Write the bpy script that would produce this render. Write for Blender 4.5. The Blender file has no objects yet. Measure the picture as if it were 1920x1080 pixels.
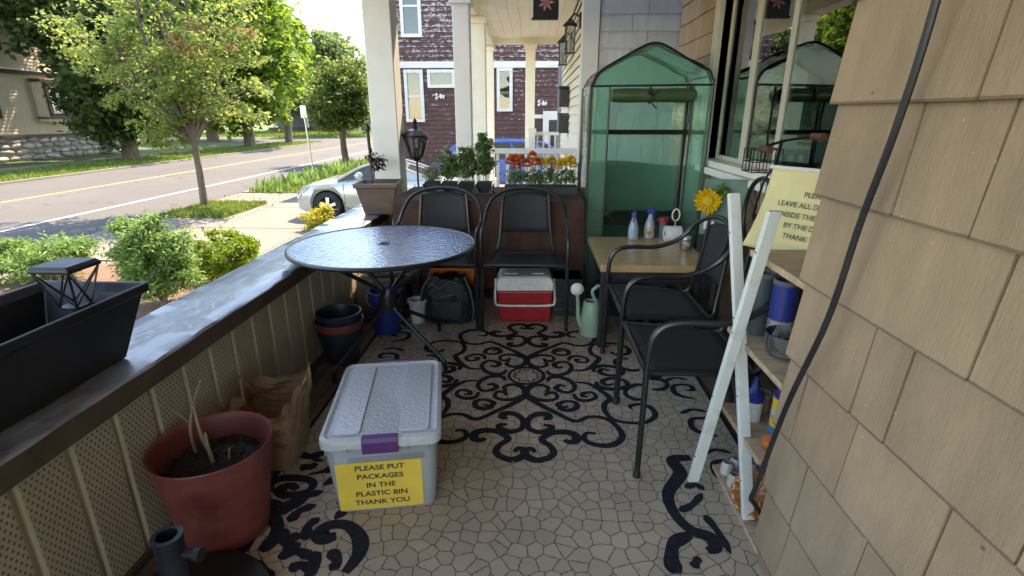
import bpy, math, random
import numpy as np
from mathutils import Matrix, Vector
random.seed(7); rng = np.random.default_rng(7)
R = math.radians
scene = bpy.context.scene
col = scene.collection

# ------------------------------------------------------------------ camera
cam_data = bpy.data.cameras.new('camera'); cam = bpy.data.objects.new('camera', cam_data); col.objects.link(cam)
cam_data.sensor_width = 36.0; cam_data.lens = 979.0 / 1920 * 36; cam_data.clip_start = 0.02; cam_data.clip_end = 900
cam.matrix_world = Matrix(((0.99932175, -0.01156992, 0.03495973, 0.0), (0.03682452, 0.31397752, -0.94871601, 0.0),
                           (0.0, 0.94935992, 0.31419062, 1.4), (0, 0, 0, 1)))
scene.camera = cam
# ------------------------------------------------------------------ sky, sun, exposure
SUN_EL = R(55); SUN_AZ = math.atan2(0.36, 0.933)          # measured from +Y towards +X
world = bpy.data.worlds.new('World'); scene.world = world; world.use_nodes = True
wn = world.node_tree.nodes; wl = world.node_tree.links
sky = wn.new('ShaderNodeTexSky'); sky.sky_type = 'NISHITA'; sky.sun_disc = False
sky.sun_elevation = SUN_EL; sky.sun_rotation = SUN_AZ; sky.altitude = 400; sky.dust_density = 0.2; sky.ozone_density = 4.0
wn['Background'].inputs['Strength'].default_value = 0.15
wl.new(sky.outputs[0], wn['Background'].inputs['Color'])
sd = bpy.data.lights.new('sun', 'SUN'); sd.energy = 2.0; sd.angle = R(0.55); sd.color = (1.0, 0.97, 0.92)
sun = bpy.data.objects.new('sun', sd); col.objects.link(sun)
sdir = Vector((math.sin(SUN_AZ) * math.cos(SUN_EL), math.cos(SUN_AZ) * math.cos(SUN_EL), math.sin(SUN_EL)))
sun.rotation_euler = sdir.to_track_quat('Z', 'Y').to_euler(); sun.location = (0, 0, 30)
vs = scene.view_settings; vs.view_transform = 'Standard'; vs.look = 'None'; vs.gamma = 1.0; vs.use_curve_mapping = False
vs.exposure = 2.95
vs.use_white_balance = True; vs.white_balance_temperature = 9400; vs.white_balance_tint = 14
scene.render.engine = 'CYCLES'
scene.cycles.max_bounces = 10; scene.cycles.transparent_max_bounces = 12; scene.cycles.diffuse_bounces = 6

G = -0.85      # street level; the porch floor is z = 0

# ------------------------------------------------------------------ materials
MATS = {}
def nodes_of(name):
    m = bpy.data.materials.new(name); m.use_nodes = True
    nt = m.node_tree
    return m, nt, nt.nodes, nt.links, nt.nodes['Principled BSDF']
def math_node(nt, op, a, b=None, c=None):
    n = nt.nodes.new('ShaderNodeMath'); n.operation = op
    for i, v in enumerate((a, b, c)):
        if v is None: continue
        if isinstance(v, (int, float)): n.inputs[i].default_value = v
        else: nt.links.new(v, n.inputs[i])
    return n.outputs[0]
def mixc(nt, fac, a, b):
    n = nt.nodes.new('ShaderNodeMix'); n.data_type = 'RGBA'
    for i, v in ((0, fac), (6, a), (7, b)):
        if hasattr(v, 'default_value') or hasattr(v, 'is_linked'): nt.links.new(v, n.inputs[i])
        elif i == 0: n.inputs[0].default_value = v
        else: n.inputs[i].default_value = (*v, 1)
    return n.outputs[2]
def noise(nt, vec, scale, detail=4, rough=.6):
    n = nt.nodes.new('ShaderNodeTexNoise'); n.inputs['Scale'].default_value = scale
    n.inputs['Detail'].default_value = detail; n.inputs['Roughness'].default_value = rough
    if vec is not None: nt.links.new(vec, n.inputs['Vector'])
    return n.outputs['Fac']
def wpos(nt, s=(1, 1, 1)):
    g = nt.nodes.new('ShaderNodeNewGeometry')
    mp = nt.nodes.new('ShaderNodeMapping'); mp.inputs['Scale'].default_value = s
    nt.links.new(g.outputs['Position'], mp.inputs['Vector'])
    return mp.outputs[0]
def ramp(nt, fac, lo, hi):
    n = nt.nodes.new('ShaderNodeMapRange'); n.inputs[1].default_value = lo; n.inputs[2].default_value = hi
    nt.links.new(fac, n.inputs[0]); return n.outputs[0]
def bump(nt, height, strength, dist, bsdf):
    b = nt.nodes.new('ShaderNodeBump'); b.inputs['Strength'].default_value = strength; b.inputs['Distance'].default_value = dist
    nt.links.new(height, b.inputs['Height']); nt.links.new(b.outputs[0], bsdf.inputs['Normal'])
def mk(name, c, rough=.6, metal=0., var=.14, vs=6., stretch=(1, 1, 1), bmp=0., bs=120., bd=.002, objvar=0., dirt=None, dirt_amt=.0, dscale=3., coat=0., spec=.5, spots=None, butt=None):
    """plain procedural surface: two-scale noise colour variation, per-object tint, dirt, fine bump"""
    if name in MATS: return MATS[name]
    m, nt, n, l, b = nodes_of(name)
    p = wpos(nt, stretch)
    f = noise(nt, p, vs, 5)
    c0 = tuple(max(0, v * (1 - var * 1.6)) for v in c); c1 = tuple(min(1, v * (1 + var * 1.3)) for v in c)
    out = mixc(nt, ramp(nt, f, .28, .72), c0, c1)
    if objvar:
        oi = n.new('ShaderNodeObjectInfo')
        hv = n.new('ShaderNodeHueSaturation'); l.new(out, hv.inputs['Color'])
        l.new(math_node(nt, 'MULTIPLY_ADD', oi.outputs['Random'], objvar * 2, 1 - objvar), hv.inputs['Value'])
        out = hv.outputs[0]
    if dirt is not None:
        d = noise(nt, wpos(nt, (1, 1, 1)), dscale, 8, .7)
        out = mixc(nt, math_node(nt, 'MULTIPLY', ramp(nt, d, .5, .72), dirt_amt), out, dirt)
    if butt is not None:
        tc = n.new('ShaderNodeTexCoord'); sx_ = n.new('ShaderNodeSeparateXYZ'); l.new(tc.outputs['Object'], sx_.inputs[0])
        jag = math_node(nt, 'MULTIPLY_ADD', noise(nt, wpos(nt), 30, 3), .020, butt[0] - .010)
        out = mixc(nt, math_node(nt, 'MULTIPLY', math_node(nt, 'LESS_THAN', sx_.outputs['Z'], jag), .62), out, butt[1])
    if spots is not None:
        for sc, th_, cc, am in spots:
            vo = n.new('ShaderNodeTexVoronoi'); vo.inputs['Scale'].default_value = sc; l.new(wpos(nt), vo.inputs['Vector'])
            keep = math_node(nt, 'GREATER_THAN', noise(nt, wpos(nt), sc * .35, 1), .52)
            out = mixc(nt, math_node(nt, 'MULTIPLY', math_node(nt, 'MULTIPLY', math_node(nt, 'LESS_THAN', vo.outputs['Distance'], th_), keep), am), out, cc)
    l.new(out, b.inputs['Base Color'])
    r = math_node(nt, 'MULTIPLY_ADD', noise(nt, p, vs * 2.3, 3), .22, rough - .11)
    l.new(r, b.inputs['Roughness']); b.inputs['Metallic'].default_value = metal
    b.inputs['Coat Weight'].default_value = coat; b.inputs['Specular IOR Level'].default_value = spec
    if bmp: bump(nt, noise(nt, p, bs, 4, .65), bmp, bd, b)
    MATS[name] = m; return m

def mk_leaf(name, a, bcol, trans=.35):
    m, nt, n, l, b = nodes_of(name)
    g = n.new('ShaderNodeNewGeometry')
    cl = mixc(nt, g.outputs['Random Per Island'], a, bcol)
    l.new(cl, b.inputs['Base Color']); b.inputs['Roughness'].default_value = .55; b.inputs['Specular IOR Level'].default_value = .35
    t = n.new('ShaderNodeBsdfTranslucent')
    br = n.new('ShaderNodeHueSaturation'); br.inputs['Value'].default_value = 1.5; br.inputs['Hue'].default_value = .485; l.new(cl, br.inputs['Color'])
    l.new(br.outputs[0], t.inputs['Color'])
    mx = n.new('ShaderNodeMixShader'); mx.inputs[0].default_value = trans
    l.new(b.outputs[0], mx.inputs[1]); l.new(t.outputs[0], mx.inputs[2])
    l.new(mx.outputs[0], n['Material Output'].inputs['Surface'])
    MATS[name] = m; return m

def mk_glass(name, tint=(.9, .95, .93), rough=.0, refl=1.0, base_mix=0.0, bcol=(.02, .02, .02), bump_s=0., bump_scale=60, ior=1.5, tl=0.):
    """thin pane: tinted transparency, fresnel reflection, optional body colour"""
    m, nt, n, l, b = nodes_of(name)
    tr = n.new('ShaderNodeBsdfTransparent'); tr.inputs[0].default_value = (*tint, 1)
    b.inputs['Base Color'].default_value = (*bcol, 1); b.inputs['Roughness'].default_value = .5
    gl = n.new('ShaderNodeBsdfGlossy'); gl.inputs['Roughness'].default_value = rough
    fr = n.new('ShaderNodeFresnel'); fr.inputs['IOR'].default_value = ior
    if bump_s:
        bp = n.new('ShaderNodeBump'); bp.inputs['Strength'].default_value = bump_s; bp.inputs['Distance'].default_value = .004
        l.new(noise(nt, wpos(nt), bump_scale, 3), bp.inputs['Height'])
        for q in (gl, fr, b): l.new(bp.outputs[0], q.inputs['Normal'])
    m1 = n.new('ShaderNodeMixShader'); m1.inputs[0].default_value = base_mix
    l.new(tr.outputs[0], m1.inputs[1]); l.new(b.outputs[0], m1.inputs[2])
    if tl:
        tb = n.new('ShaderNodeBsdfTranslucent'); tb.inputs[0].default_value = (*bcol, 1)
        mt = n.new('ShaderNodeMixShader'); mt.inputs[0].default_value = tl
        l.new(b.outputs[0], mt.inputs[1]); l.new(tb.outputs[0], mt.inputs[2]); l.new(mt.outputs[0], m1.inputs[2])
    m2 = n.new('ShaderNodeMixShader'); l.new(math_node(nt, 'MINIMUM', math_node(nt, 'MULTIPLY', fr.outputs[0], refl), 1.0), m2.inputs[0])
    l.new(m1.outputs[0], m2.inputs[1]); l.new(gl.outputs[0], m2.inputs[2])
    l.new(m2.outputs[0], n['Material Output'].inputs['Surface'])
    MATS[name] = m; return m

# setting materials
def m_rug():
    m, nt, n, l, b = nodes_of('rug_weave')
    p = wpos(nt)
    d = n.new('ShaderNodeTexNoise'); d.inputs['Scale'].default_value = 55; l.new(p, d.inputs['Vector'])
    ad = n.new('ShaderNodeVectorMath'); ad.operation = 'MULTIPLY_ADD'; ad.inputs[1].default_value = (.012, .012, 0)
    l.new(d.outputs['Color'], ad.inputs[0]); l.new(p, ad.inputs[2])
    v = n.new('ShaderNodeTexVoronoi'); v.feature = 'DISTANCE_TO_EDGE'; v.inputs['Scale'].default_value = 17.5; v.inputs['Randomness'].default_value = .82
    v.voronoi_dimensions = '2D'; l.new(ad.outputs[0], v.inputs['Vector'])
    vc = n.new('ShaderNodeTexVoronoi'); vc.inputs['Scale'].default_value = 17.5; vc.inputs['Randomness'].default_value = .82; vc.voronoi_dimensions = '2D'
    l.new(ad.outputs[0], vc.inputs['Vector'])
    sp = n.new('ShaderNodeSeparateColor'); l.new(vc.outputs['Color'], sp.inputs[0])
    tile = mixc(nt, sp.outputs[0], (.49, .39, .275), (.58, .465, .33))
    weave = noise(nt, wpos(nt, (1, 2.2, 1)), 420, 2)
    tile = mixc(nt, math_node(nt, 'MULTIPLY', weave, .38), tile, (.17, .14, .11))
    big = ramp(nt, noise(nt, p, 2.6, 5), .42, .75)
    tile = mixc(nt, math_node(nt, 'MULTIPLY', big, .5), tile, (.25, .21, .165))
    dash = ramp(nt, noise(nt, p, 160, 2), .22, .40)
    line = math_node(nt, 'MULTIPLY', math_node(nt, 'SUBTRACT', 1.0, ramp(nt, v.outputs['Distance'], .020, .042)), dash)
    l.new(mixc(nt, math_node(nt, 'MULTIPLY', line, .95), tile, (.085, .07, .055)), b.inputs['Base Color'])
    b.inputs['Roughness'].default_value = .9; b.inputs['Specular IOR Level'].default_value = .2
    bump(nt, weave, .35, .002, b)
    MATS['rug'] = m; return m
m_rug()
def m_panel(name, holes):
    m, nt, n, l, b = nodes_of(name)
    g = n.new('ShaderNodeNewGeometry'); s = n.new('ShaderNodeSeparateXYZ'); l.new(g.outputs['Position'], s.inputs[0])
    base = mixc(nt, ramp(nt, noise(nt, wpos(nt, (1, 1, .3)), 5, 6), .3, .7), (.41, .355, .275), (.49, .43, .34))
    base = mixc(nt, math_node(nt, 'MULTIPLY', ramp(nt, noise(nt, wpos(nt), 9, 8, .75), .52, .75), .35), base, (.2, .165, .12))
    if holes:
        u = math_node(nt, 'MULTIPLY', s.outputs['Y'], 1 / .0175); w = math_node(nt, 'MULTIPLY', s.outputs['Z'], 1 / .0155)
        row = math_node(nt, 'MULTIPLY', math_node(nt, 'MODULO', math_node(nt, 'FLOOR', w), 2.0), .5)
        fu = math_node(nt, 'SUBTRACT', math_node(nt, 'FRACT', math_node(nt, 'ADD', u, row)), .5)
        fw = math_node(nt, 'SUBTRACT', math_node(nt, 'FRACT', w), .5)
        e = math_node(nt, 'ADD', math_node(nt, 'POWER', math_node(nt, 'MULTIPLY', fu, 3.6), 2.0), math_node(nt, 'POWER', math_node(nt, 'MULTIPLY', fw, 2.6), 2.0))
        h = math_node(nt, 'LESS_THAN', e, 1.0 * .62)
        base = mixc(nt, math_node(nt, 'MULTIPLY', h, .8), base, (.06, .05, .04))
    l.new(base, b.inputs['Base Color']); b.inputs['Roughness'].default_value = .5
    MATS[name] = m
m_panel('panel_perforated', True); m_panel('panel_plain', False)
def m_ground(name, ca, cb, cc, s1, s2, rough=.95, bmp=.4, bs=60, bd=.01, grey=None):
    m, nt, n, l, b = nodes_of(name)
    p = wpos(nt)
    o = mixc(nt, ramp(nt, noise(nt, p, s1, 6), .3, .7), ca, cb)
    o = mixc(nt, ramp(nt, noise(nt, p, s2, 4), .5, .75), o, cc)
    l.new(o, b.inputs['Base Color']); b.inputs['Roughness'].default_value = rough
    if name == 'asphalt':
        dn = n.new('ShaderNodeTexNoise'); dn.inputs['Scale'].default_value = 1.3; l.new(p, dn.inputs['Vector'])
        av = n.new('ShaderNodeVectorMath'); av.operation = 'MULTIPLY_ADD'; av.inputs[1].default_value = (1.6, 1.6, 0); l.new(dn.outputs['Color'], av.inputs[0]); l.new(p, av.inputs[2])
        cv = n.new('ShaderNodeTexVoronoi'); cv.feature = 'DISTANCE_TO_EDGE'; cv.inputs['Scale'].default_value = .23; l.new(av.outputs[0], cv.inputs['Vector'])
        o = mixc(nt, math_node(nt, 'MULTIPLY', math_node(nt, 'LESS_THAN', cv.outputs['Distance'], .006), .7), o, (.03, .028, .027))
        sw = n.new('ShaderNodeTexWave'); sw.inputs['Scale'].default_value = .09; sw.inputs['Distortion'].default_value = 1.5; sw.bands_direction = 'X'; l.new(p, sw.inputs['Vector'])
        o = mixc(nt, math_node(nt, 'MULTIPLY', sw.outputs['Fac'], .25), o, (.06, .056, .054)); l.new(o, b.inputs['Base Color'])
    bump(nt, noise(nt, p, bs, 5), bmp, bd, b)
    MATS[name] = m
m_ground('asphalt', (.078, .073, .071), (.100, .094, .090), (.125, .117, .111), .35, 30, .9, .3, 90, .01)
m_ground('concrete', (.155, .135, .112), (.19, .168, .14), (.225, .20, .168), .7, 14, .9, .2, 60, .005)
m_ground('lawn', (.055, .095, .02), (.09, .13, .03), (.12, .15, .04), .5, 9, .95, .6, 40, .03)
m_ground('mulch', (.13, .07, .045), (.22, .12, .08), (.30, .2, .14), 3, 40, .95, .9, 70, .02)
m_ground('soil', (.012, .009, .008), (.03, .022, .018), (.07, .06, .05), 12, 90, .95, 1., 110, .01)
m_ground('road_paint_yellow', (.55, .33, .07), (.62, .40, .10), (.40, .28, .12), 2, 8, .8, .1, 60, .003)
m_ground('road_paint_white', (.55, .52, .47), (.65, .62, .56), (.42, .39, .35), 2, 8, .8, .1, 60, .003)
WHITE = mk('white_paint', (.72, .70, .66), .5, var=.05, dirt=(.45, .42, .36), dirt_amt=.35, bmp=.08)
POSTW = mk('post_paint', (.66, .65, .61), .5, var=.04, dirt=(.46, .45, .40), dirt_amt=.25, bmp=.05)
CREAM = mk('bounce_tinted_paint', (.88, .83, .70), .5, var=.04)  # neighbour porch paint, warm bounce light put into its cream tone
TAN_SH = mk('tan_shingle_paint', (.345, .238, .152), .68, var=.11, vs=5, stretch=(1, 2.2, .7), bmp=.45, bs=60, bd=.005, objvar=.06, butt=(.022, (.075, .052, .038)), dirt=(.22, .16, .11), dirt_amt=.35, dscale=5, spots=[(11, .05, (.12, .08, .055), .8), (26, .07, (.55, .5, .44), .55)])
GREY_SH = mk('grey_shingle', (.52, .515, .53), .65, var=.08, vs=7, stretch=(2, 1, .5), bmp=.2, bs=60, objvar=.10)
TANWALL = mk('tan_wall', (.26, .195, .135), .7, var=.08)
CAP = mk('weathered_cap_sky_tint', (.23, .245, .28), .32, var=.35, vs=14, stretch=(2, .35, 1), bmp=.55, bs=26, bd=.004, dirt=(.09, .085, .085), dirt_amt=.8, dscale=14, coat=.3, spec=.8)  # blue-grey base imitates sky reflection on the worn cap; dirt is its own
TRIMB = mk('brown_trim', (.105, .075, .055), .55, var=.2, vs=10, bmp=.15)
FLOORM = mk('porch_boards', (.15, .115, .09), .6, var=.25, vs=5, stretch=(6, .6, 1), bmp=.2, objvar=.12)
CEIL = mk('ceiling_paint', (.74, .71, .66), .6, var=.04)
BLACKM = mk('black_metal', (.012, .012, .013), .34, var=.25, bmp=.05, spec=.6)
BLACKP = mk('black_plastic', (.016, .016, .019), .42, var=.25, bmp=.12, bs=160)
RUGD = mk('rug_dark_yarn', (.02, .021, .027), .92, var=.3, vs=60, bmp=.4, bs=380, spec=.15)
TERRA = mk('red_plastic', (.19, .042, .038), .5, var=.14, vs=4, dirt=(.30, .13, .10), dirt_amt=.4, dscale=9, bmp=.08)
PAPER = mk('kraft_paper', (.34, .215, .125), .8, var=.14, vs=9, bmp=.5, bs=22, bd=.006)
PURPLE = mk('purple_plastic', (.10, .03, .14), .4, var=.1)
YSIGN = mk('yellow_paper', (.76, .52, .075), .75, var=.07, vs=9, bmp=.25, bs=14, bd=.004)
YSIGN2 = mk('pale_yellow_cloth', (.70, .60, .32), .85, var=.05, vs=14, bmp=.25, bs=18, bd=.006)
INK = mk('black_ink', (.05, .042, .03), .8, var=.4, vs=120)
WOOD = mk('shelf_wood', (.50, .36, .23), .55, var=.22, vs=5, stretch=(1.2, 8, 8), bmp=.1)
TABW = mk('tan_table_wood', (.46, .29, .135), .30, var=.14, vs=4, stretch=(1, 9, 1), coat=.25)
CLOTH = mk('brown_cloth', (.062, .026, .016), .9, var=.2, vs=12, bmp=.25, bs=300)
REDC = mk('cooler_red', (.40, .012, .018), .40, var=.10, bmp=.06, dirt=(.30, .06, .05), dirt_amt=.4, dscale=22)
COOLW = mk('cooler_white', (.72, .71, .67), .45, var=.08, dirt=(.42, .37, .3), dirt_amt=.45, dscale=18, bmp=.1)
GREENP = mk('sage_plastic', (.25, .37, .26), .45, var=.08)
ORANGE = mk('orange_plastic', (.62, .12, .015), .45, var=.12)
BLUEP = mk('blue_plastic', (.014, .035, .22), .4, var=.12)
NAVYP = mk('navy_pot', (.015, .02, .032), .4, var=.2)
TEAL = mk('teal_tarp', (.006, .05, .042), .6, var=.25, vs=5, bmp=.4, bs=14, bd=.01)
GREYF = mk('grey_fabric', (.12, .12, .125), .85, var=.2, bmp=.3, bs=30)
MESHF = mk('sling_mesh', (.014, .014, .017), .75, var=.25, vs=260, bmp=.4, bs=600, bd=.001)
SILVER = mk('aluminium', (.62, .62, .6), .35, metal=.9, var=.08)
CARD = mk('cardboard', (.30, .21, .13), .85, var=.12)
BARK = mk('bark', (.13, .10, .07), .9, var=.35, vs=9, stretch=(1, 1, .25), bmp=.8, bs=22, bd=.02)
TWIG = mk('dry_twig', (.26, .18, .11), .8, var=.2)
HOUSET = mk('cream_siding', (.47, .385, .275), .75, var=.07)
STONE = mk('field_stone', (.34, .31, .28), .9, var=.22, vs=3, objvar=.35, bmp=.5, bs=9, bd=.03)
DARKT = mk('dark_trim', (.035, .025, .022), .55, var=.15)
ROOFM = mk('roof_shingle', (.09, .08, .075), .9, var=.25, vs=3)
CARS = mk('silver_car_paint', (.40, .43, .41), .25, metal=.35, var=.03, coat=.7)
CARB = mk('blue_car_paint', (.05, .14, .42), .25, metal=.2, var=.03, coat=.8)
CARW = mk('white_car_paint', (.7, .7, .7), .25, var=.03, coat=.7)
TYRE = mk('tyre_rubber', (.018, .018, .018), .8, var=.2)
YELF = mk('yellow_petal', (.62, .36, .008), .6, var=.15, vs=50)
ORAF = mk('orange_petal', (.52, .075, .004), .6, var=.25, vs=60)
PINKF = mk('pink_petal', (.55, .25, .28), .6, var=.15, vs=40)
BROWNP = mk('bronze_pot', (.115, .075, .055), .42, var=.25, vs=6, bmp=.1)
AMBER = mk('amber_glass', (.36, .13, .03), .12, var=.2, vs=12, coat=.6)
WAX = mk('white_votive', (.52, .50, .45), .4, var=.08)
RUST = mk('rusty_grip', (.14, .045, .025), .55, var=.25, vs=30)
BLINDM = mk('brown_blind', (.50, .38, .28), .6, var=.12)
ROOMD = mk('dark_room', (.25, .21, .17), .9, var=.1)
def m_brown_shingle():
    m, nt, n, l, b = nodes_of('brown_shingle')
    p = wpos(nt)
    s = n.new('ShaderNodeSeparateXYZ'); g = n.new('ShaderNodeNewGeometry'); l.new(g.outputs['Position'], s.inputs[0])
    base = mixc(nt, noise(nt, wpos(nt, (7, 1, 5)), 1.0, 3), (.065, .028, .028), (.135, .066, .060))
    # peeling white paint: flecks along the butts, worse high up
    f = noise(nt, wpos(nt, (5.5, 1, 9)), 1.6, 7, .75)
    hgt = ramp(nt, s.outputs['Z'], 1.0, 5.0)
    low = math_node(nt, 'FRACT', math_node(nt, 'DIVIDE', math_node(nt, 'ADD', s.outputs['Z'], .85), .15))
    fl = math_node(nt, 'MULTIPLY', ramp(nt, math_node(nt, 'ADD', math_node(nt, 'ADD', f, math_node(nt, 'MULTIPLY', hgt, .13)), math_node(nt, 'MULTIPLY', low, -.12)), .56, .62), .85)
    l.new(mixc(nt, fl, base, (.52, .47, .46)), b.inputs['Base Color']); b.inputs['Roughness'].default_value = .8
    bump(nt, f, .2, .01, b)
    MATS['brown_shingle'] = m; return m
BRSH = m_brown_shingle()
LEAF_T1 = mk_leaf('leaf_young', (.10, .165, .045), (.26, .32, .08), .5)
LEAF_RED = mk_leaf('leaf_reddish', (.22, .09, .04), (.20, .2, .06), .4)
LEAF_V = mk_leaf('leaf_verge', (.05, .10, .02), (.15, .21, .045), .45)
LEAF_DK = mk_leaf('leaf_dark', (.030, .062, .016), (.075, .12, .026), .3)
LEAF_MD = mk_leaf('leaf_mid', (.065, .145, .018), (.18, .28, .04), .5)
LEAF_FAR = mk_leaf('leaf_far', (.10, .17, .06), (.19, .26, .09), .45)
LEAF_SH = mk_leaf('leaf_shrub', (.085, .18, .045), (.20, .34, .10), .4)
LEAF_BX = mk_leaf('leaf_box', (.10, .19, .015), (.20, .30, .03), .35)
LEAF_YE = mk_leaf('leaf_yellow', (.33, .32, .03), (.45, .40, .05), .35)
LEAF_HB = mk_leaf('leaf_herb', (.06, .12, .035), (.22, .32, .14), .45)
LEAF_LV = mk_leaf('leaf_grey', (.16, .19, .12), (.26, .28, .18), .35)
LEAF_GR = mk_leaf('grass_blade', (.08, .15, .02), (.21, .28, .06), .4)
LEAF_DR = mk_leaf('leaf_dry_dark', (.02, .015, .015), (.05, .03, .03), .2)
PANE = mk_glass('window_pane', (.72, .78, .76), 0.0, 2.2, .0, ior=1.55)
PANEF = mk_glass('far_window_pane', (.5, .55, .55), .02, 1.8, .15, (.05, .06, .07))
CARG = mk_glass('car_glass', (.25, .38, .33), .0, 1.6, .5, (.02, .04, .035))
JAR = mk_glass('clear_jar', (.9, .93, .92), .03, 1.3, .10, (.6, .6, .58))
TOPG = mk_glass('rain_glass_sky_tint', (.22, .32, .48), .09, 1.35, .70, (.03, .14, .38), 1.0, 42, 1.6)  # blue body colour stands in for the sky mirrored in the table top
PVC = mk_glass('green_pvc', (.62, .94, .83), .12, 1.5, .32, (.30, .74, .54), .9, 8, 1.5, .5)
BIN = mk_glass('frosted_bin', (.90, .92, .94), .25, .8, .5, (.88, .91, .94), .2, 40, 1.5, .5)
LID = mk_glass('wet_lid', (.75, .8, .82), .13, 1.5, .84, (.86, .90, .90), 1.0, 80, 1.5, .4)
SPRAYB = mk_glass('spray_bottle', (.75, .85, .92), .2, .8, .5, (.5, .6, .7))

# ------------------------------------------------------------------ mesh builder
class MB:
    def __init__(s): s.v = []; s.f = []
    def add(s, vs, fs):
        o = len(s.v); s.v += [tuple(v) for v in vs]; s.f += [tuple(i + o for i in f) for f in fs]; return s
    def box(s, x0, x1, y0, y1, z0, z1, mat=None):
        vs = [(x, y, z) for z in (z0, z1) for y in (y0, y1) for x in (x0, x1)]
        if mat is not None: vs = [tuple(mat @ Vector(v)) for v in vs]
        return s.add(vs, [(0, 2, 3, 1), (4, 5, 7, 6), (0, 1, 5, 4), (2, 6, 7, 3), (0, 4, 6, 2), (1, 3, 7, 5)])
    def tube(s, path, r, n=8, closed=False, smooth=0, caps=True):
        P = [Vector(p) for p in path]
        rr = list(r) if hasattr(r, '__len__') else [r] * len(P)
        if smooth:
            Q = []; q = []; m = len(P)
            rng_ = range(m if closed else m - 1)
            for i in rng_:
                p0 = P[(i - 1) % m] if (closed or i > 0) else P[0]; p1 = P[i]; p2 = P[(i + 1) % m]
                p3 = P[(i + 2) % m] if (closed or i + 2 < m) else P[m - 1]
                for k in range(smooth):
                    t = k / smooth
                    Q.append(.5 * ((2 * p1) + (p2 - p0) * t + (2 * p0 - 5 * p1 + 4 * p2 - p3) * t * t + (3 * p1 - p0 - 3 * p2 + p3) * t ** 3))
                    q.append(rr[i] * (1 - t) + rr[(i + 1) % m] * t)
            if not closed: Q.append(P[-1]); q.append(rr[-1])
            P, rr = Q, q
        m = len(P); vs = []; fs = []
        up = None
        for i in range(m):
            a = P[(i - 1) % m] if (closed or i > 0) else P[i]; b = P[(i + 1) % m] if (closed or i < m - 1) else P[i]
            t = (b - a)
            if t.length < 1e-9: t = Vector((0, 0, 1))
            t.normalize()
            if up is None: up = t.orthogonal().normalized()
            up = (up - t * up.dot(t))
            up = up.normalized() if up.length > 1e-6 else t.orthogonal().normalized()
            w = t.cross(up)
            for k in range(n):
                an = 2 * math.pi * k / n
                vs.append(P[i] + (up * math.cos(an) + w * math.sin(an)) * rr[i])
        for i in range(m if closed else m - 1):
            j = (i + 1) % m
            for k in range(n):
                k2 = (k + 1) % n
                fs.append((i * n + k, i * n + k2, j * n + k2, j * n + k))
        if not closed and caps:
            fs.append(tuple(range(n - 1, -1, -1))); fs.append(tuple((m - 1) * n + k for k in range(n)))
        return s.add(vs, fs)
    def lathe(s, prof, n=24, c=(0, 0, 0), cap0=True, cap1=False, ax='z', sq=None):
        vs = []; fs = []; m = len(prof)
        for r, z in prof:
            for k in range(n):
                a = 2 * math.pi * k / n
                x, y = r * math.cos(a), r * math.sin(a)
                if ax == 'z': vs.append((c[0] + x, c[1] + y, c[2] + z))
                elif ax == 'y': vs.append((c[0] + x, c[1] + z, c[2] - y))
                else: vs.append((c[0] + z, c[1] + x, c[2] + y))
        for i in range(m - 1):
            for k in range(n):
                k2 = (k + 1) % n
                fs.append((i * n + k, i * n + k2, (i + 1) * n + k2, (i + 1) * n + k))
        if cap0: fs.append(tuple(range(n - 1, -1, -1)))
        if cap1: fs.append(tuple((m - 1) * n + k for k in range(n)))
        return s.add(vs, fs)
    def prism(s, poly, fn0, fn1):
        n = len(poly); vs = [fn0(*p) for p in poly] + [fn1(*p) for p in poly]
        fs = [tuple(range(n - 1, -1, -1)), tuple(range(n, 2 * n))] + [(i, (i + 1) % n, n + (i + 1) % n, n + i) for i in range(n)]
        return s.add(vs, fs)
    def grid(s, fn, nu, nv, closed_u=False):
        vs = [fn(i / (nu if closed_u else nu - 1), j / (nv - 1)) for j in range(nv) for i in range(nu)]
        fs = []
        for j in range(nv - 1):
            for i in range(nu if closed_u else nu - 1):
                i2 = (i + 1) % nu
                fs.append((j * nu + i, j * nu + i2, (j + 1) * nu + i2, (j + 1) * nu + i))
        return s.add(vs, fs)
    def xf(s, mat): s.v = [tuple(mat @ Vector(v)) for v in s.v]; return s
    def mesh(s, name, mat, smooth=False):
        me = bpy.data.meshes.new(name); me.from_pydata(s.v, [], s.f); me.update()
        me.materials.append(mat)
        if smooth: me.polygons.foreach_set('use_smooth', [True] * len(me.polygons))
        return me
    def build(s, name, mat, parent=None, smooth=False, bev=0, solid=0, kind=None, sub=0, segs=2):
        me = s.mesh(name, mat, smooth)
        o = bpy.data.objects.new(name, me); col.objects.link(o)
        if parent is not None: o.parent = parent
        if solid:
            md = o.modifiers.new('solid', 'SOLIDIFY'); md.thickness = solid; md.offset = 0
        if bev:
            md = o.modifiers.new('bevel', 'BEVEL'); md.width = bev; md.segments = segs; md.limit_method = 'ANGLE'; md.angle_limit = R(40)
        if sub:
            md = o.modifiers.new('sub', 'SUBSURF'); md.levels = sub; md.render_levels = sub
        if smooth:
            try: me.set_sharp_from_angle(angle=R(42))
            except Exception: pass
        if kind: o['kind'] = kind
        return o
def tag(o, label, cat, group=None):
    o['label'] = label; o['category'] = cat
    if group: o['group'] = group
    return o
def thing(name, label, cat, loc=(0, 0, 0), rz=0., group=None):
    o = bpy.data.objects.new(name, None); col.objects.link(o); o.empty_display_size = .1
    o.location = loc; o.rotation_euler = (0, 0, rz)
    return tag(o, label, cat, group)
def copy_tree(o, parent=None):
    c = o.copy(); col.objects.link(c); c.parent = parent
    for ch in list(o.children): copy_tree(ch, c)
    return c
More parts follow.
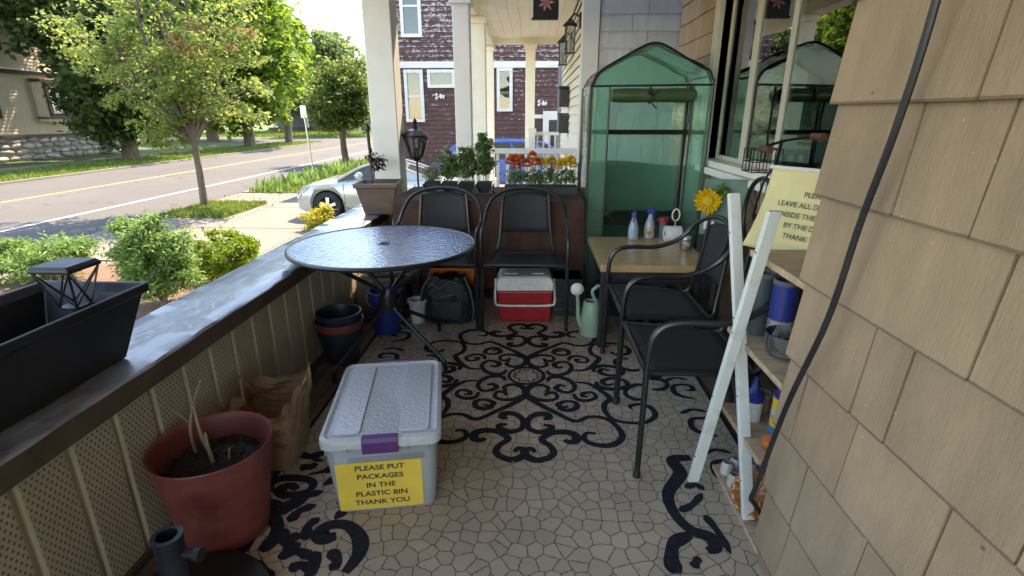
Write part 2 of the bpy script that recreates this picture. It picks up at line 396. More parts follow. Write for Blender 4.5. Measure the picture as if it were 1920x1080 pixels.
def inst(name, mesh, parent, loc=(0, 0, 0), scale=(1, 1, 1), rot=(0, 0, 0)):
    o = bpy.data.objects.new(name, mesh); col.objects.link(o); o.parent = parent
    o.location = loc; o.scale = scale; o.rotation_euler = rot; return o
def structure(o): o['kind'] = 'structure'; return o
def text_mesh(name, body, size, mat, parent, matrix, bold=.012, align='CENTER', spacing=1.0, xscale=1.0):
    cu = bpy.data.curves.new(name, 'FONT'); cu.body = body; cu.size = size; cu.align_x = align; cu.align_y = 'CENTER'
    cu.offset = bold * size; cu.space_character = spacing; cu.resolution_u = 3
    t = bpy.data.objects.new(name, cu); col.objects.link(t)
    bpy.context.view_layer.update()
    me = bpy.data.meshes.new_from_object(t.evaluated_get(bpy.context.evaluated_depsgraph_get()))
    bpy.data.objects.remove(t); bpy.data.curves.remove(cu)
    me.transform(Matrix.Diagonal((xscale, 1, 1, 1))); me.transform(matrix); me.name = name
    me.materials.clear(); me.materials.append(mat)
    o = bpy.data.objects.new(name, me); col.objects.link(o); o.parent = parent; return o

# ------------------------------------------------------------------ foliage helpers
def leaf_object(name, C, size, mat, parent=None, aspect=.6, up=.35, kind=None, D=None, droop=0.):
    """C: (N,3) leaf centres, one kite-shaped folded leaf each"""
    N = len(C)
    d = rng.normal(size=(N, 3)); d[:, 2] *= .7
    if D is not None: d = d * .6 + D
    d /= np.linalg.norm(d, axis=1)[:, None] + 1e-9
    nrm = rng.normal(size=(N, 3)); nrm[:, 2] += up * 3
    w = np.cross(d, nrm); w /= np.linalg.norm(w, axis=1)[:, None] + 1e-9
    nn = np.cross(w, d)
    s = (size * rng.uniform(.6, 1.35, N))[:, None]
    a = C - d * s * .5; t = C + d * s * .5 - nn * s * droop
    m = C + d * s * -.02 + nn * s * .10
    l_ = m + w * s * aspect * .5; r_ = m - w * s * aspect * .5
    V = np.stack([a, l_, t, r_], 1).reshape(-1, 3)
    me = bpy.data.meshes.new(name)
    me.vertices.add(4 * N); me.vertices.foreach_set('co', V.astype(np.float32).ravel())
    me.loops.add(4 * N); me.loops.foreach_set('vertex_index', np.arange(4 * N, dtype=np.int32))
    me.polygons.add(N); me.polygons.foreach_set('loop_start', np.arange(0, 4 * N, 4, dtype=np.int32))
    me.update(calc_edges=True); me.validate()
    me.materials.append(mat)
    o = bpy.data.objects.new(name, me); col.objects.link(o)
    if parent is not None: o.parent = parent
    if kind: o['kind'] = kind
    return o
def clumped(blobs, per=40, cr=.35, shell=.55, seed=0):
    """leaf centres in clumps through ellipsoids (cx,cy,cz,rx,ry,rz,nclumps)"""
    r_ = np.random.default_rng(seed); out = []
    for cx, cy, cz, rx, ry, rz, nc in blobs:
        u = r_.normal(size=(nc, 3)); u /= np.linalg.norm(u, axis=1)[:, None]
        rad = shell + (1 - shell) * r_.random(nc) ** .7
        rad *= 1 + .22 * np.sin(u[:, 0] * 5 + cx) * np.cos(u[:, 2] * 4 + cy)
        c = u * rad[:, None] * np.array([rx, ry, rz]) + np.array([cx, cy, cz])
        k = r_.poisson(per, nc) + 3
        idx = np.repeat(np.arange(nc), k)
        crr = cr * r_.uniform(.5, 1.4, nc)
        p = r_.normal(size=(len(idx), 3)) * np.array([1, 1, .6]) * crr[idx][:, None] * .55
        out.append(c[idx] + p)
    return np.concatenate(out)
def limbs(base, fork, targets, r0, r1, mbr):
    b = Vector(base); f = Vector(fork)
    mid = (b + f) / 2 + Vector((random.uniform(-.04, .04), random.uniform(-.04, .04), 0)) * (f - b).length
    mbr.tube([b - Vector((0, 0, .1)), b + Vector((0, 0, .08)), mid, f], [r0 * 1.35, r0 * 1.1, r0 * .92, r0 * .8], 10, smooth=4)
    for t in targets:
        t = Vector(t); k = (f + t) / 2 + Vector((random.uniform(-.12, .12), random.uniform(-.12, .12), random.uniform(.0, .14))) * (t - f).length
        mbr.tube([f - Vector((0, 0, .05)), k, t], [r0 * .62, r1 * 1.6, r1 * .4], 7, smooth=5)
        for q in range(3):
            s_ = k.lerp(t, random.uniform(.0, .7)); e = s_ + Vector((random.uniform(-1, 1), random.uniform(-1, 1), random.uniform(.1, .9))) * (t - f).length * .35
            mbr.tube([s_, (s_ + e) / 2 + Vector((0, 0, .05)), e], [r1 * .9, r1 * .6, r1 * .25], 5, smooth=2)
def tree(name, label, base, fork_h, r0, blobs, leaf, size, per, cr, seed, group=None, extra=None, lim=7, shell=.45, aspect=.62):
    t = thing(name, label, 'tree', base, 0, group)
    mb = MB()
    tg = []
    for cx, cy, cz, rx, ry, rz, nc in blobs:
        for q in range(max(2, int(lim * nc / sum(b[6] for b in blobs)))):
            a = random.uniform(0, 6.28)
            tg.append((cx + rx * .6 * math.cos(a), cy + ry * .6 * math.sin(a), cz + rz * random.uniform(-.2, .6)))
    limbs((0, 0, 0), (random.uniform(-.05, .05), 0, fork_h), tg, r0, r0 * .22, mb)
    mb.build('trunk', BARK, t, smooth=True)
    leaf_object('crown', clumped(blobs, per, cr, shell, seed), size, leaf, t, aspect)
    if extra: leaf_object('crown', clumped(extra[0], per, cr * .8, shell, seed + 9), size, extra[1], t, aspect)
    return t
def shrub(name, label, base, blobs, leaf, size, per, cr, seed, aspect=.35, up=.2, shell=.6):
    t = thing(name, label, 'shrub', base)
    mb = MB()
    for q in range(9):
        b = random.choice(blobs); a = random.uniform(0, 6.28)
        e = Vector((b[0] + b[3] * .6 * math.cos(a), b[1] + b[4] * .6 * math.sin(a), b[2] + b[5] * .3))
        mb.tube([(0, 0, -.03), e * .5 + Vector((0, 0, .05)), e], [.018, .012, .005], 6, smooth=3)
    mb.build('stem', BARK, t, smooth=True)
    leaf_object('foliage', clumped(blobs, per, cr, shell, seed), size, leaf, t, aspect, up)
    return t

# ------------------------------------------------------------------ ground, street, pavements
def sheet(name, x0, x1, y0, y1, z, mat, nx=1, ny=1, th=None):
    mb = MB()
    if th: mb.box(x0, x1, y0, y1, z - th, z)
    else: mb.grid(lambda u, v: (x0 + (x1 - x0) * u, y0 + (y1 - y0) * v, z), nx + 1, ny + 1)
    return structure(mb.build(name, mat))
sheet('ground', -400, 400, -300, 600, G - .012, MATS['lawn'])
sheet('street', -18.0, -8.7, -60, 300, G, MATS['asphalt'])
sheet('side_street', -120, -18.0, 47.5, 56, G - .002, MATS['asphalt'])
sheet('centre_line', -14.42, -14.30, -60, 300, G + .004, MATS['road_paint_yellow'])
sheet('edge_line', -10.85, -10.73, -60, 300, G + .004, MATS['road_paint_white'])
sheet('far_kerb', -18.22, -18.0, -60, 47, G + .07, MATS['concrete'], th=.2)
sheet('near_kerb', -8.7, -8.52, 11.4, 13.5, G + .06, MATS['concrete'], th=.2)
sheet('near_kerb', -8.7, -8.52, 15.5, 120, G + .06, MATS['concrete'], th=.2)
sheet('far_pavement', -23.4, -21.9, -60, 47, G + .02, MATS['concrete'])
sheet('driveway', -8.7, 5.5, 7.9, 18.4, G + .002, MATS['concrete'])
sheet('pavement', -7.0, -5.5, 18.4, 120, G + .006, MATS['concrete'])
sheet('pavement_apron', -8.7, -5.6, -20, 7.9, G + .004, MATS['concrete'])
sheet('planting_bed', -7.6, -1.5, 4.0, 7.7, G + .03, MATS['mulch'], th=.05)
sheet('planting_bed', -5.2, -1.5, -8, 4.0, G + .025, MATS['mulch'], th=.05)
# verge strips between kerb and pavement with their grass
for i, (y0, y1) in enumerate(((11.5, 13.5), (15.5, 60))):
    sheet('verge', -8.52, -6.95, y0, y1, G + .05, MATS['lawn'], th=.08)
def blades(name, label, x0, x1, y0, y1, n, h, z, mat=LEAF_GR):
    C = np.stack([rng.uniform(x0, x1, n), rng.uniform(y0, y1, n), np.full(n, z)], 1)
    H = h * rng.uniform(.4, 1.3, n); C[:, 2] += H * .4
    D = np.tile(np.array([0, 0, 2.2]), (n, 1))
    o = leaf_object(name, C, h, mat, None, .22, .0, 'stuff', D)
    return tag(o, label, 'grass')
blades('verge_grass', 'short sunlit grass on the kerb strip around the young tree', -8.5, -6.95, 11.5, 13.5, 3800, .11, G + .05)
blades('verge_grass', 'tall weedy grass on the long strip beyond the silver car', -8.5, -7.0, 15.5, 30, 4200, .17, G + .05)
blades('tall_weeds', 'scattered tall weeds among the long strip grass', -8.5, -7.3, 15.5, 24, 420, .42, G + .05, LEAF_SH)
blades('lawn_grass', 'shaded lawn strip across the street under the dark tree', -21.9, -18.25, 18, 47, 16000, .16, G)
blades('far_lawn_grass', 'bright lawn on the far side of the side street', -42, -19, 57, 75, 9000, .3, G)
# shallow gully joints of the driveway slabs: slabs laid as pieces
slab_parent = bpy.data.objects['driveway']
smb = MB().box(0, 1, 0, 1, 0, 1).mesh('slab', MATS['concrete'])
for i in range(5):
    for j in range(4):
        inst('slab', smb, slab_parent, (-8.68 + i * 2.06, 7.92 + j * 2.55, G + .003), (2.045, 2.535, .022 + .004 * ((i * 3 + j) % 3)))
# fallen litter along the kerb: leaves
n = 500
lit = leaf_object('leaf_litter', np.stack([rng.uniform(-8.9, -6.6, n), rng.uniform(8, 16, n), np.full(n, G + .045)], 1), .05, LEAF_DR, None, .6, 2, 'stuff')
tag(lit, 'scattered dead leaves on the concrete by the kerb', 'leaves')

# ------------------------------------------------------------------ trees
tree('young_maple', 'slender young maple with reddish leaf tips on the kerb strip', (-8.17, 12.77, G + .03), 1.62, .085,
     [(-.5, -.3, 3.1, 1.3, 1.2, .9, 85), (.95, .1, 2.9, 1.05, 1.1, .95, 75), (-1.35, -.2, 3.8, 1.15, 1.1, .9, 55), (.5, .2, 4.4, 1.6, 1.3, 1.1, 85), (-.3, -.2, 2.3, .8, .8, .45, 34), (.3, 0, 5.8, 1.5, 1.4, 1.0, 50), (-.55, -.1, 1.75, .4, .5, .3, 12)],
     LEAF_T1, .105, 33, .23, 11, extra=([(1.25, -.9, 3.8, 1.1, .3, .35, 7), (-.9, -.6, 3.6, .8, .4, .35, 4)], LEAF_RED), lim=26, shell=.55)
tree('verge_tree', 'small round tree on the long weedy strip beyond the silver car', (-8.93, 25.5, G + .03), 1.5, .16,
     [(-.1, 0, 2.9, 1.45, 1.4, 1.0, 80), (.2, 0, 3.8, 1.15, 1.3, .9, 55), (-.5, 0, 2.0, .9, .9, .5, 25), (.6, 0, 2.1, .8, .9, .5, 20)], LEAF_V, .19, 46, .36, 12, lim=10, shell=.3)
tree('spreading_tree', 'dense dark spreading tree in front of the tan house across the street', (-21.1, 27.6, G), 1.0, .42,
     [(.1, 0, 3.2, 2.3, 3.0, 2.0, 130), (1.3, -.5, 3.6, 2.4, 3, 2.0, 110), (-3.0, -.6, 8.0, 3.4, 3.4, 2.2, 160), (.7, 0, 6.8, 3.2, 3.6, 2.6, 170), (-4.6, -.5, 8.4, 3.2, 3.2, 1.9, 110), (.5, 0, 10, 4, 4, 2.4, 120), (.2, 0, 1.7, 1.8, 1.6, .9, 40), (-1.3, 0, 5.2, 1.8, 2.4, 1.5, 60)],
     LEAF_DK, .30, 44, .62, 13, lim=14, shell=.5)
tree('street_tree', 'tall bright green street tree with low dark boughs across the street', (-20.5, 38.6, G), 1.6, .42,
     [(0, 0, 3.4, 3.3, 3.0, 2.0, 130), (.3, 0, 7.4, 3.6, 3.4, 3.2, 190), (1.5, -.2, 5.4, 2.9, 2.8, 2.2, 110), (-1.5, 0, 11, 4.2, 3.8, 3.0, 170), (-2.6, 0, 5.6, 2.8, 2.6, 2.2, 90)], LEAF_MD, .42, 40, .75, 14, lim=12, shell=.5)
tree('background_tree', 'tall pale green tree beyond the side street', (-21.5, 62, G), 3.0, .5,
     [(-.3, 0, 5.6, 3.2, 4, 2.8, 110), (-.9, 0, 8.6, 2.4, 3.4, 2.3, 80), (2.6, 0, 6.0, 2.2, 3, 2.4, 60)], LEAF_FAR, .6, 36, .95, 15, group='trees beyond the side street')
tree('background_tree', 'broad mid green tree beside the dark far house', (-33, 72, G), 2.6, .5,
     [(0, 0, 6.0, 5, 4, 3.2, 120), (.6, 0, 9.6, 5, 4, 3.5, 120), (-4, 0, 8, 4, 4, 4, 90)], LEAF_FAR, .7, 34, 1.1, 16, group='trees beyond the side street')
tree('background_tree', 'low rounded tree at the end of the street', (-13.5, 96, G), 2.4, .5,
     [(0, 0, 6.0, 6, 5, 4, 130), (5, 0, 5, 5, 4, 3.6, 90), (-5, 0, 7, 5, 4, 4.5, 90)], LEAF_FAR, .9, 32, 1.3, 17, group='trees beyond the side street')
tree('street_tree', 'slim trunked street tree standing between the tall tree and the side street', (-20.3, 44.6, G), 3.2, .30,
     [(0, 0, 5.2, 2.4, 2.4, 2.0, 70), (0, 0, 8, 2.6, 2.6, 2.4, 80)], LEAF_MD, .42, 36, .7, 18)
tree('background_tree', 'large tree filling the yard behind the spreading tree', (-30, 50, G), 2.6, .5,
     [(0, 0, 5.0, 6, 5, 3.8, 130), (3, 0, 9, 5.5, 4.5, 4.2, 120), (-6, 0, 9, 6, 4.5, 5, 130)], LEAF_DK, .7, 34, 1.1, 19, group='trees beyond the side street')
# trees further along the near side of the street, seen in the window's reflection
tree('street_tree', 'leafy street tree across the street facing the porch window', (-20, 6, G), 2.0, .4,
     [(0, 0, 5, 4, 4, 3, 130), (0, 1, 8.5, 4, 4, 3, 110)], LEAF_MD, .45, 36, .8, 20)
# ------------------------------------------------------------------ shrubs
shrub('spreading_yew', 'low spreading bright yew in the mulch behind the black planter box', (-6.75, 6.75, G + .04),
      [(-.35, 0, .36, .5, .4, .18, 50), (.25, .05, .42, .35, .35, .2, 36), (.0, 0, .22, .6, .5, .14, 30), (-.6, .1, .3, .3, .3, .15, 20)], LEAF_SH, .075, 60, .13, 31, .3)
shrub('upright_yew', 'tall loose light green yew beside the rail', (-4.5, 5.9, G + .04),
      [(-.05, 0, .62, .34, .32, .36, 60), (-.28, .05, .72, .2, .22, .3, 26), (.2, .05, .66, .22, .22, .28, 26), (0, 0, .3, .4, .38, .22, 44), (0, .05, 1.0, .09, .09, .13, 8), (.32, 0, .4, .16, .2, .2, 14), (-.3, .05, .98, .07, .07, .1, 6)], LEAF_SH, .07, 62, .11, 32, .3)
shrub('clipped_globe_shrub', 'clipped round yellow-green globe shrub in the mulch', (-4.43, 7.2, G + .03),
      [(0, 0, .31, .43, .43, .29, 150)], LEAF_BX, .05, 75, .075, 33, .45, shell=.86)
shrub('golden_shrub', 'small golden yellow shrub on the concrete before the car wheel', (-4.32, 10.35, G + .02),
      [(0, 0, .22, .28, .26, .2, 36), (.12, 0, .38, .16, .16, .12, 14)], LEAF_YE, .075, 45, .09, 34, .4)
pmb = MB(); pmb.tube([(-9.683 + .9, 21.131, G), (-9.683 + .78, 21.131, 1.75)], .035, 8)
sp = thing('sign_post', 'thin leaning metal street sign post in the weedy strip', 'post', (0, 0, 0))
pmb.build('post', SILVER, sp, smooth=True)
MB().box(-8.93, -8.87, 20.9, 21.3, 1.3, 1.75).build('sign_plate', SILVER, sp, bev=.01)

# ------------------------------------------------------------------ vehicles
def car(name, label, loc, rz, paint, L, W, Hh, wb, front_oh, belt, wr, roof, cat='car', sky_panel=False):
    """x runs nose (0) to tail (L); roof = list of (x, z) cabin profile"""
    t = thing(name, label, cat, loc, rz)
    wx = (front_oh, front_oh + wb); gc = .17
    N = 72; rows = []
    def belt_z(u): return belt(u)
    for i in range(N + 1):
        x = L * i / N; u = i / N
        hw = W / 2 * (1 - .17 * max(0, (0.14 - u) / .14) ** 2 - .11 * max(0, (u - .9) / .1) ** 2)
        zb = gc + .06 * max(0, (0.05 - u) / .05)
        for c in wx:
            d = abs(x - c)
            if d < wr * 1.13: zb = max(zb, math.sqrt((wr * 1.13) ** 2 - d * d) + wr * .98)
        zt = belt_z(u)
        sec = []
        for s_ in (-1, 1):
            pts = [(hw * .93, zb), (hw, min(zt - .05, zb + .12 if zb > .3 else .42)), (hw * .995, zt - .14), (hw * .95, zt - .04), (hw * .84, zt)]
            sec.append([(x, s_ * y, z) for y, z in pts])
        rows.append(sec[0] + sec[1][::-1])
    mb = MB(); vs = [p for r_ in rows for p in r_]; k = 10; fs = []
    for i in range(N):
        for j in range(k - 1): fs.append((i * k + j, i * k + j + 1, (i + 1) * k + j + 1, (i + 1) * k + j))
    fs.append(tuple(range(k - 1, -1, -1))); fs.append(tuple(N * k + j for j in range(k)))
    mb.add(vs, fs); body = mb.build('body', paint, t, smooth=True)
    # dark underside / wheel wells
    u_ = MB().box(.25, L - .25, -W / 2 + .16, W / 2 - .16, gc - .02, .52); u_.build('underbody', TYRE, t)
    # cabin: glass shell under a painted roof skin and pillars
    hwb, hwt = W / 2 * .86, W / 2 * .66
    zb0 = belt_z(.5)
    def hw_at(z): return hwb + (hwt - hwb) * max(0, min(1, (z - zb0) / (Hh - zb0)))
    mb = MB(); vs = []; fs = []; m = len(roof)
    for x, z in roof: vs += [(x, -hw_at(z), z), (x, hw_at(z), z)]
    for x, z in roof: vs += [(x, -hwb, min(z, belt_z(x / L)) - .02), (x, hwb, min(z, belt_z(x / L)) - .02)]
    for i in range(m - 1):
        fs.append((2 * i, 2 * i + 2, 2 * i + 3, 2 * i + 1))
        for s_ in (0, 1): fs.append((2 * i + s_, 2 * m + 2 * i + s_, 2 * m + 2 * i + 2 + s_, 2 * i + 2 + s_))
    mb.add(vs, fs); mb.build('cabin_glass', CARG, t)
    zs = [z for x, z in roof]; top = [p for p in roof if p[1] > Hh - .09]
    mb = MB()
    mb.grid(lambda u, v: ((top[0][0] - .06) + (top[-1][0] - top[0][0] + .12) * u, (-1 + 2 * v) * (hwt + .02), Hh + .012 - .05 * (2 * u - 1) ** 4 - .035 * (2 * v - 1) ** 4), 9, 7)
    mb.build('roof', paint, t, smooth=True, solid=.03)
    for s_ in (-1, 1):
        mb = MB()
        mb.tube([(x, s_ * (hw_at(z) + .008), z + .01) for x, z in roof], .032, 6, smooth=3)
        xm = top[0][0] + (top[-1][0] - top[0][0]) * .62
        mb.tube([(xm, s_ * (hwt + .012), Hh - .03), (xm + .05, s_ * (hwb + .012), zb0 - .02)], .035, 6)
        # rear quarter panel
        xe = roof[-1][0]; q = [(top[-1][0] + .05, Hh - .05), (xe - .02, belt_z(xe / L) - .01), (top[-1][0] - .15 + .3, zb0 - .01)]
        mb.add([(x, s_ * (hw_at(z) + .012), z) for x, z in q], [(0, 1, 2)])
        mb.build('pillar', paint, t, smooth=True)
    if sky_panel:  # body-coloured quad standing in for sky reflected in the windscreen
        h_ = MB(); p0, p1 = roof[0], roof[2]
        h_.add([(p0[0] - .02, -hwb, p0[1]), (p0[0] - .02, hwb, p0[1]), (p1[0] - .02, hwt, p1[1] + .01), (p1[0] - .02, -hwt, p1[1] + .01)], [(0, 1, 2, 3)]); h_.build('sky_panel', paint, t, solid=.02)
    for c in wx:
        for s_ in (-1, 1):
            w = bpy.data.objects.new('wheel', None); col.objects.link(w); w.parent = t; w.location = (c, s_ * (W / 2 - .10), wr)
            wm = MB().lathe([(wr * .62, -.1), (wr * .92, -.105), (wr, -.07), (wr, .07), (wr * .92, .105), (wr * .62, .1)], 28, ax='y', cap0=False)
            ty = wm.build('tyre', TYRE, w, smooth=True)
            rm = MB().lathe([(wr * .66, -.095), (wr * .64, .095)], 28, ax='y', cap0=False)
            rm.lathe([(.001, s_ * .075), (wr * .16, s_ * .085), (wr * .16, s_ * .04)], 16, ax='y', cap0=False)
            for q in range(5):
                a = q * 2 * math.pi / 5 + .3
                d = Vector((math.cos(a), 0, math.sin(a))); p = Vector((-d.z, 0, d.x))
                rm.add([tuple(d * wr * .1 + p * wr * .09 + Vector((0, s_ * .08, 0))), tuple(d * wr * .1 - p * wr * .09 + Vector((0, s_ * .08, 0))),
                        tuple(d * wr * .66 - p * wr * .12 + Vector((0, s_ * .07, 0))), tuple(d * wr * .66 + p * wr * .12 + Vector((0, s_ * .07, 0)))], [(0, 1, 2, 3)])
            rm.build('rim', SILVER, w, smooth=False)
            MB().lathe([(wr * .62, s_ * .0), (.001, s_ * .0)], 20, ax='y', cap0=False).build('brake_disc', TYRE, w)
    for s_ in (-1, 1):
        MB().box(-.005 + .05, .30, s_ * W * .36 - .16, s_ * W * .36 + .16, belt_z(.02) - .20, belt_z(.02) - .08).build('headlight', JAR, t, bev=.04)
        MB().lathe([(.02, -.09), (.075, -.06), (.085, .03), (.05, .09)], 12, (roof[0][0] + .55, s_ * (W / 2 + .06), zb0 + .09), ax='y', cap1=True).build('mirror', paint, t, smooth=True)
    for s_ in (-1, 1):
        xa, xb = front_oh + wr * 1.25, front_oh + wb - wr * 1.15
        zs_ = belt_z(.45) - .03
        MB().tube([(xa, s_ * (W / 2 + .001), zs_ - .06), (xa + .02, s_ * (W / 2 + .002), .45), (xa + .10, s_ * (W / 2 + .001), .27), (xb - .12, s_ * (W / 2 + .001), .27), (xb, s_ * (W / 2 + .002), .5), (xb + .03, s_ * (W / 2 + .001), zs_ - .06)], .005, 5, smooth=3).build('door_seam', TYRE, t)
        MB().box(xb - .22, xb - .06, s_ * (W / 2 + .008) - .008, s_ * (W / 2 + .008) + .008, zs_ - .17, zs_ - .14).build('door_handle', paint, t, bev=.004)
    MB().box(-.012, .03, -.26, .26, .36, .48).build('number_plate', WHITE, t, bev=.01)
    return t
def belt_coupe(u):
    return .60 + .20 * min(1, u / .10) ** .5 + .10 * min(1, max(0, (u - .05) / .32)) - .03 * max(0, (u - .8) / .2) ** 2
car('parked_coupe', 'pale silver-green coupe parked on the concrete drive', (-5.22, 12.25, G + .02), 0, CARS, 3.95, 1.78, 1.20, 2.3, .72, belt_coupe, .315,
    [(.95, .86), (1.25, 1.03), (1.55, 1.165), (1.85, 1.20), (2.2, 1.185), (2.6, 1.05), (3.05, .88)])
def belt_suv(u): return .75 + .24 * min(1, u / .06) ** .5 + .08 * min(1, max(0, (u - .04) / .3))
car('parked_hatchback', 'bright blue car parked close to the brown shingled house', (-2.6, 14.95, G + .02), R(24), CARB, 3.7, 1.72, 1.52, 2.3, .70, belt_suv, .32,
    [(.22, .98), (.55, 1.28), (.85, 1.49), (1.3, 1.52), (2.6, 1.51), (3.1, 1.40), (3.5, 1.05)], sky_panel=True)
car('parked_van', 'white car parked far down near the side street', (-15.6, 58, G), R(80), CARW, 4.6, 1.85, 1.7, 2.7, .85, belt_suv, .34,
    [(.75, .98), (1.2, 1.38), (1.6, 1.66), (2.3, 1.7), (3.6, 1.68), (4.2, 1.5), (4.45, 1.05)])

# ------------------------------------------------------------------ buildings
def window_part(parent, name, plane, a0, a1, z0, z1, base, depth, fw, frame_mat, pane_mat, sash=True, back=None, sign=-1, mull=0):
    """window in a wall: plane 'y' -> spans x a0..a1 at y=base, facing sign; 'x' likewise. parts: frame with pane and sash rail"""
    def P(a, z, d):
        return (a, base + sign * d, z) if plane == 'y' else (base + sign * d, a, z)
    def bx(mb, a_0, a_1, z_0, z_1, d0, d1):
        p = [P(a_0, z_0, d0), P(a_1, z_1, d1)]
        mb.box(min(p[0][0], p[1][0]), max(p[0][0], p[1][0]), min(p[0][1], p[1][1]), max(p[0][1], p[1][1]), z_0, z_1)
    f = MB(); bx(f, a0, a1, z0 - 0, z0 + fw, .0, depth); bx(f, a0, a1, z1 - fw, z1, .0, depth * 1.1); bx(f, a0, a0 + fw, z0 + fw, z1 - fw, .0, depth * .98); bx(f, a1 - fw, a1, z0 + fw, z1 - fw, .0, depth * .98)
    fo = f.build(name, frame_mat, parent)
    p = MB(); bx(p, a0 + fw, a1 - fw, z0 + fw, z1 - fw, depth * .3, depth * .36); p.build('pane', pane_mat, fo)
    if back is not None:
        q = MB(); bx(q, a0 + fw, a1 - fw, z0 + fw, z1 - fw, .004, depth * .1); q.build('blind', back, fo)
    if sash:
        r_ = MB(); zm = (z0 + z1) / 2; bx(r_, a0 + fw, a1 - fw, zm - fw * .3, zm + fw * .3, depth * .2, depth * .7)
        r_.build('sash_rail', frame_mat, fo)
    for k in range(mull):
        am = a0 + (a1 - a0) * (k + 1) / (mull + 1); r_ = MB(); bx(r_, am - .02, am + .02, z0 + fw, z1 - fw, depth * .2, depth * .75); r_.build('glazing_bar', frame_mat, fo)
    return fo
CURT = mk('pale_curtain', (.55, .52, .44), .9, var=.08, vs=3, stretch=(8, 8, .4))
CURTY = mk('yellow_curtain', (.62, .46, .20), .9, var=.2, vs=4, stretch=(8, 8, 1))
GREYPN = mk('grey_blind', (.36, .40, .42), .8, var=.1)
# brown shingled house beyond the driveways
bh = thing('brown_shingled_house', 'two storey brown shingled house with peeling paint and white windows', 'house', (0, 18.5, G))
by = 18.5
mb = MB().box(-4.62, 8, 0, 9, 0, 6.6); mb.build('wall', BRSH, bh)
mb = MB(); k = 0; z = .45
while z < 6.5:
    if abs(z - 3.87) > .12:
        mb.add([(-4.63, -.004, z + .15), (8, -.004, z + .15), (8, -.03, z), (-4.63, -.03, z), (-4.63, 0, z), (8, 0, z)], [(3, 2, 1, 0), (4, 5, 2, 3)])
    z += .15
mb.build('shingle_course', BRSH, bh, kind='stuff')
MB().box(-4.7, 8.05, -.09, -.0, 3.72, 3.92).build('band_board', WHITE, bh, bev=.01)
MB().box(-4.72, -4.56, -.05, .2, 0, 6.6).build('corner_board', BRSH, bh)
mb = MB(); mb.add([(-5.1, -.5, 6.6), (8.5, -.5, 6.6), (8.5, 9.5, 6.6), (-5.1, 9.5, 6.6), (-1.5, 4.5, 8.4), (5, 4.5, 8.4)], [(0, 1, 5, 4), (1, 2, 5), (2, 3, 4, 5), (3, 0, 4), (0, 3, 2, 1)])
mb.build('roof', ROOFM, bh)
for a0, a1, z0, z1, bk, sa, ml in ((-4.25, -3.58, 3.79, 5.6, GREYPN, True, 0), (-4.25, -3.62, 1.18, 2.82, CURT, True, 0), (-3.47, -2.55, 2.26, 2.82, GREYPN, False, 0), (-1.18, -.66, 1.52, 2.86, CURTY, False, 0), (-3.3, -2.5, 4.95, 6.1, GREYPN, True, 0), (1.6, 2.5, 1.2, 2.8, CURT, True, 0)):
    window_part(bh, 'window', 'y', a0, a1, z0 + .85, z1 + .85, -.028, .10, .10, WHITE, PANEF, sa, bk, -1, ml)
d = MB().box(.36, 1.30, -.11, -.03, .1, 2.38); dd = d.build('door', WHITE, bh, bev=.01)
MB().box(.56, 1.10, -.125, -.112, 1.1, 2.1).build('pane', PANEF, dd)
MB().box(-.15, .36, -.06, -.03, 2.15, 2.27).build('door_lintel', WHITE, bh)
def wall_flower(label, x, z):
    o = MB()
    for q in range(5):
        a = q * 2 * math.pi / 5
        o.lathe([(.001, -.02), (.045, -.01), (.045, .01), (.001, .02)], 8, (x + .13 * math.cos(a * 2), by - .075, z + .055 * math.sin(a)), ax='y', cap0=False)
    o.tube([(x - .12, by - .07, z - .05), (x + .02, by - .06, z + .02), (x + .14, by - .07, z - .08)], .018, 6)
    return tag(o.build('wall_ornament', WHITE), label, 'ornament')
wall_flower('white metal flower ornament under the wide window of the brown house', -3.09, 2.0)
wall_flower('white metal flower ornament beside the door of the brown house', .32, 1.78)
# tan house across the street: stone foundation, bay window
th = thing('tan_house', 'tan clapboard house on a rough stone foundation across the street', 'house', (-26.3, 25, G))
MB().box(-9, 0, -9, 8.2, 1.28, 9.5).build('wall', HOUSET, th)
mb = MB(); z = 1.34
while z < 9.3:
    if not 4.2 < z < 4.55: mb.add([(.004, -9, z + .17), (.004, 8.2, z + .17), (.03, 8.2, z), (.03, -9, z), (0, -9, z), (0, 8.2, z)], [(0, 1, 2, 3), (3, 2, 5, 4)])
    z += .17
mb.build('clapboard', HOUSET, th, kind='stuff')
MB().box(-9.02, .07, -9, 8.25, 1.16, 1.28).build('water_table', DARKT, th)
MB().box(-9.02, .22, -9, 8.4, 4.25, 4.42).build('eave_band', DARKT, th); MB().box(-9.02, .28, -9, 8.45, 4.42, 4.52).build('eave_moulding', WHITE, th)
MB().box(-8.9, -.12, -8.9, 8.1, -.2, 1.16).build('foundation', mk('mortar', (.22, .20, .18), .95, var=.2), th)
sm = []
for q in range(5):
    o = MB(); 
    ico = [(math.cos(a) * (1 - .25 * abs(b)), math.sin(a) * (1 - .3 * abs(b)), b) for b in (-.9, 0, .9) for a in [i * math.pi / 4 for i in range(8)]]
    o.v = [(x * .5 * random.uniform(.85, 1.1), y * .5 * random.uniform(.8, 1.1), z_ * .25) for x, y, z_ in ico]
    o.f = [(j * 8 + i, j * 8 + (i + 1) % 8, (j + 1) * 8 + (i + 1) % 8, (j + 1) * 8 + i) for j in range(2) for i in range(8)] + [tuple(range(7, -1, -1)), tuple(range(16, 24))]
    sm.append(o.mesh('stone', STONE, True))
fnd = [o for o in th.children if o.name.startswith('foundation')][0]
yy0 = -8.8
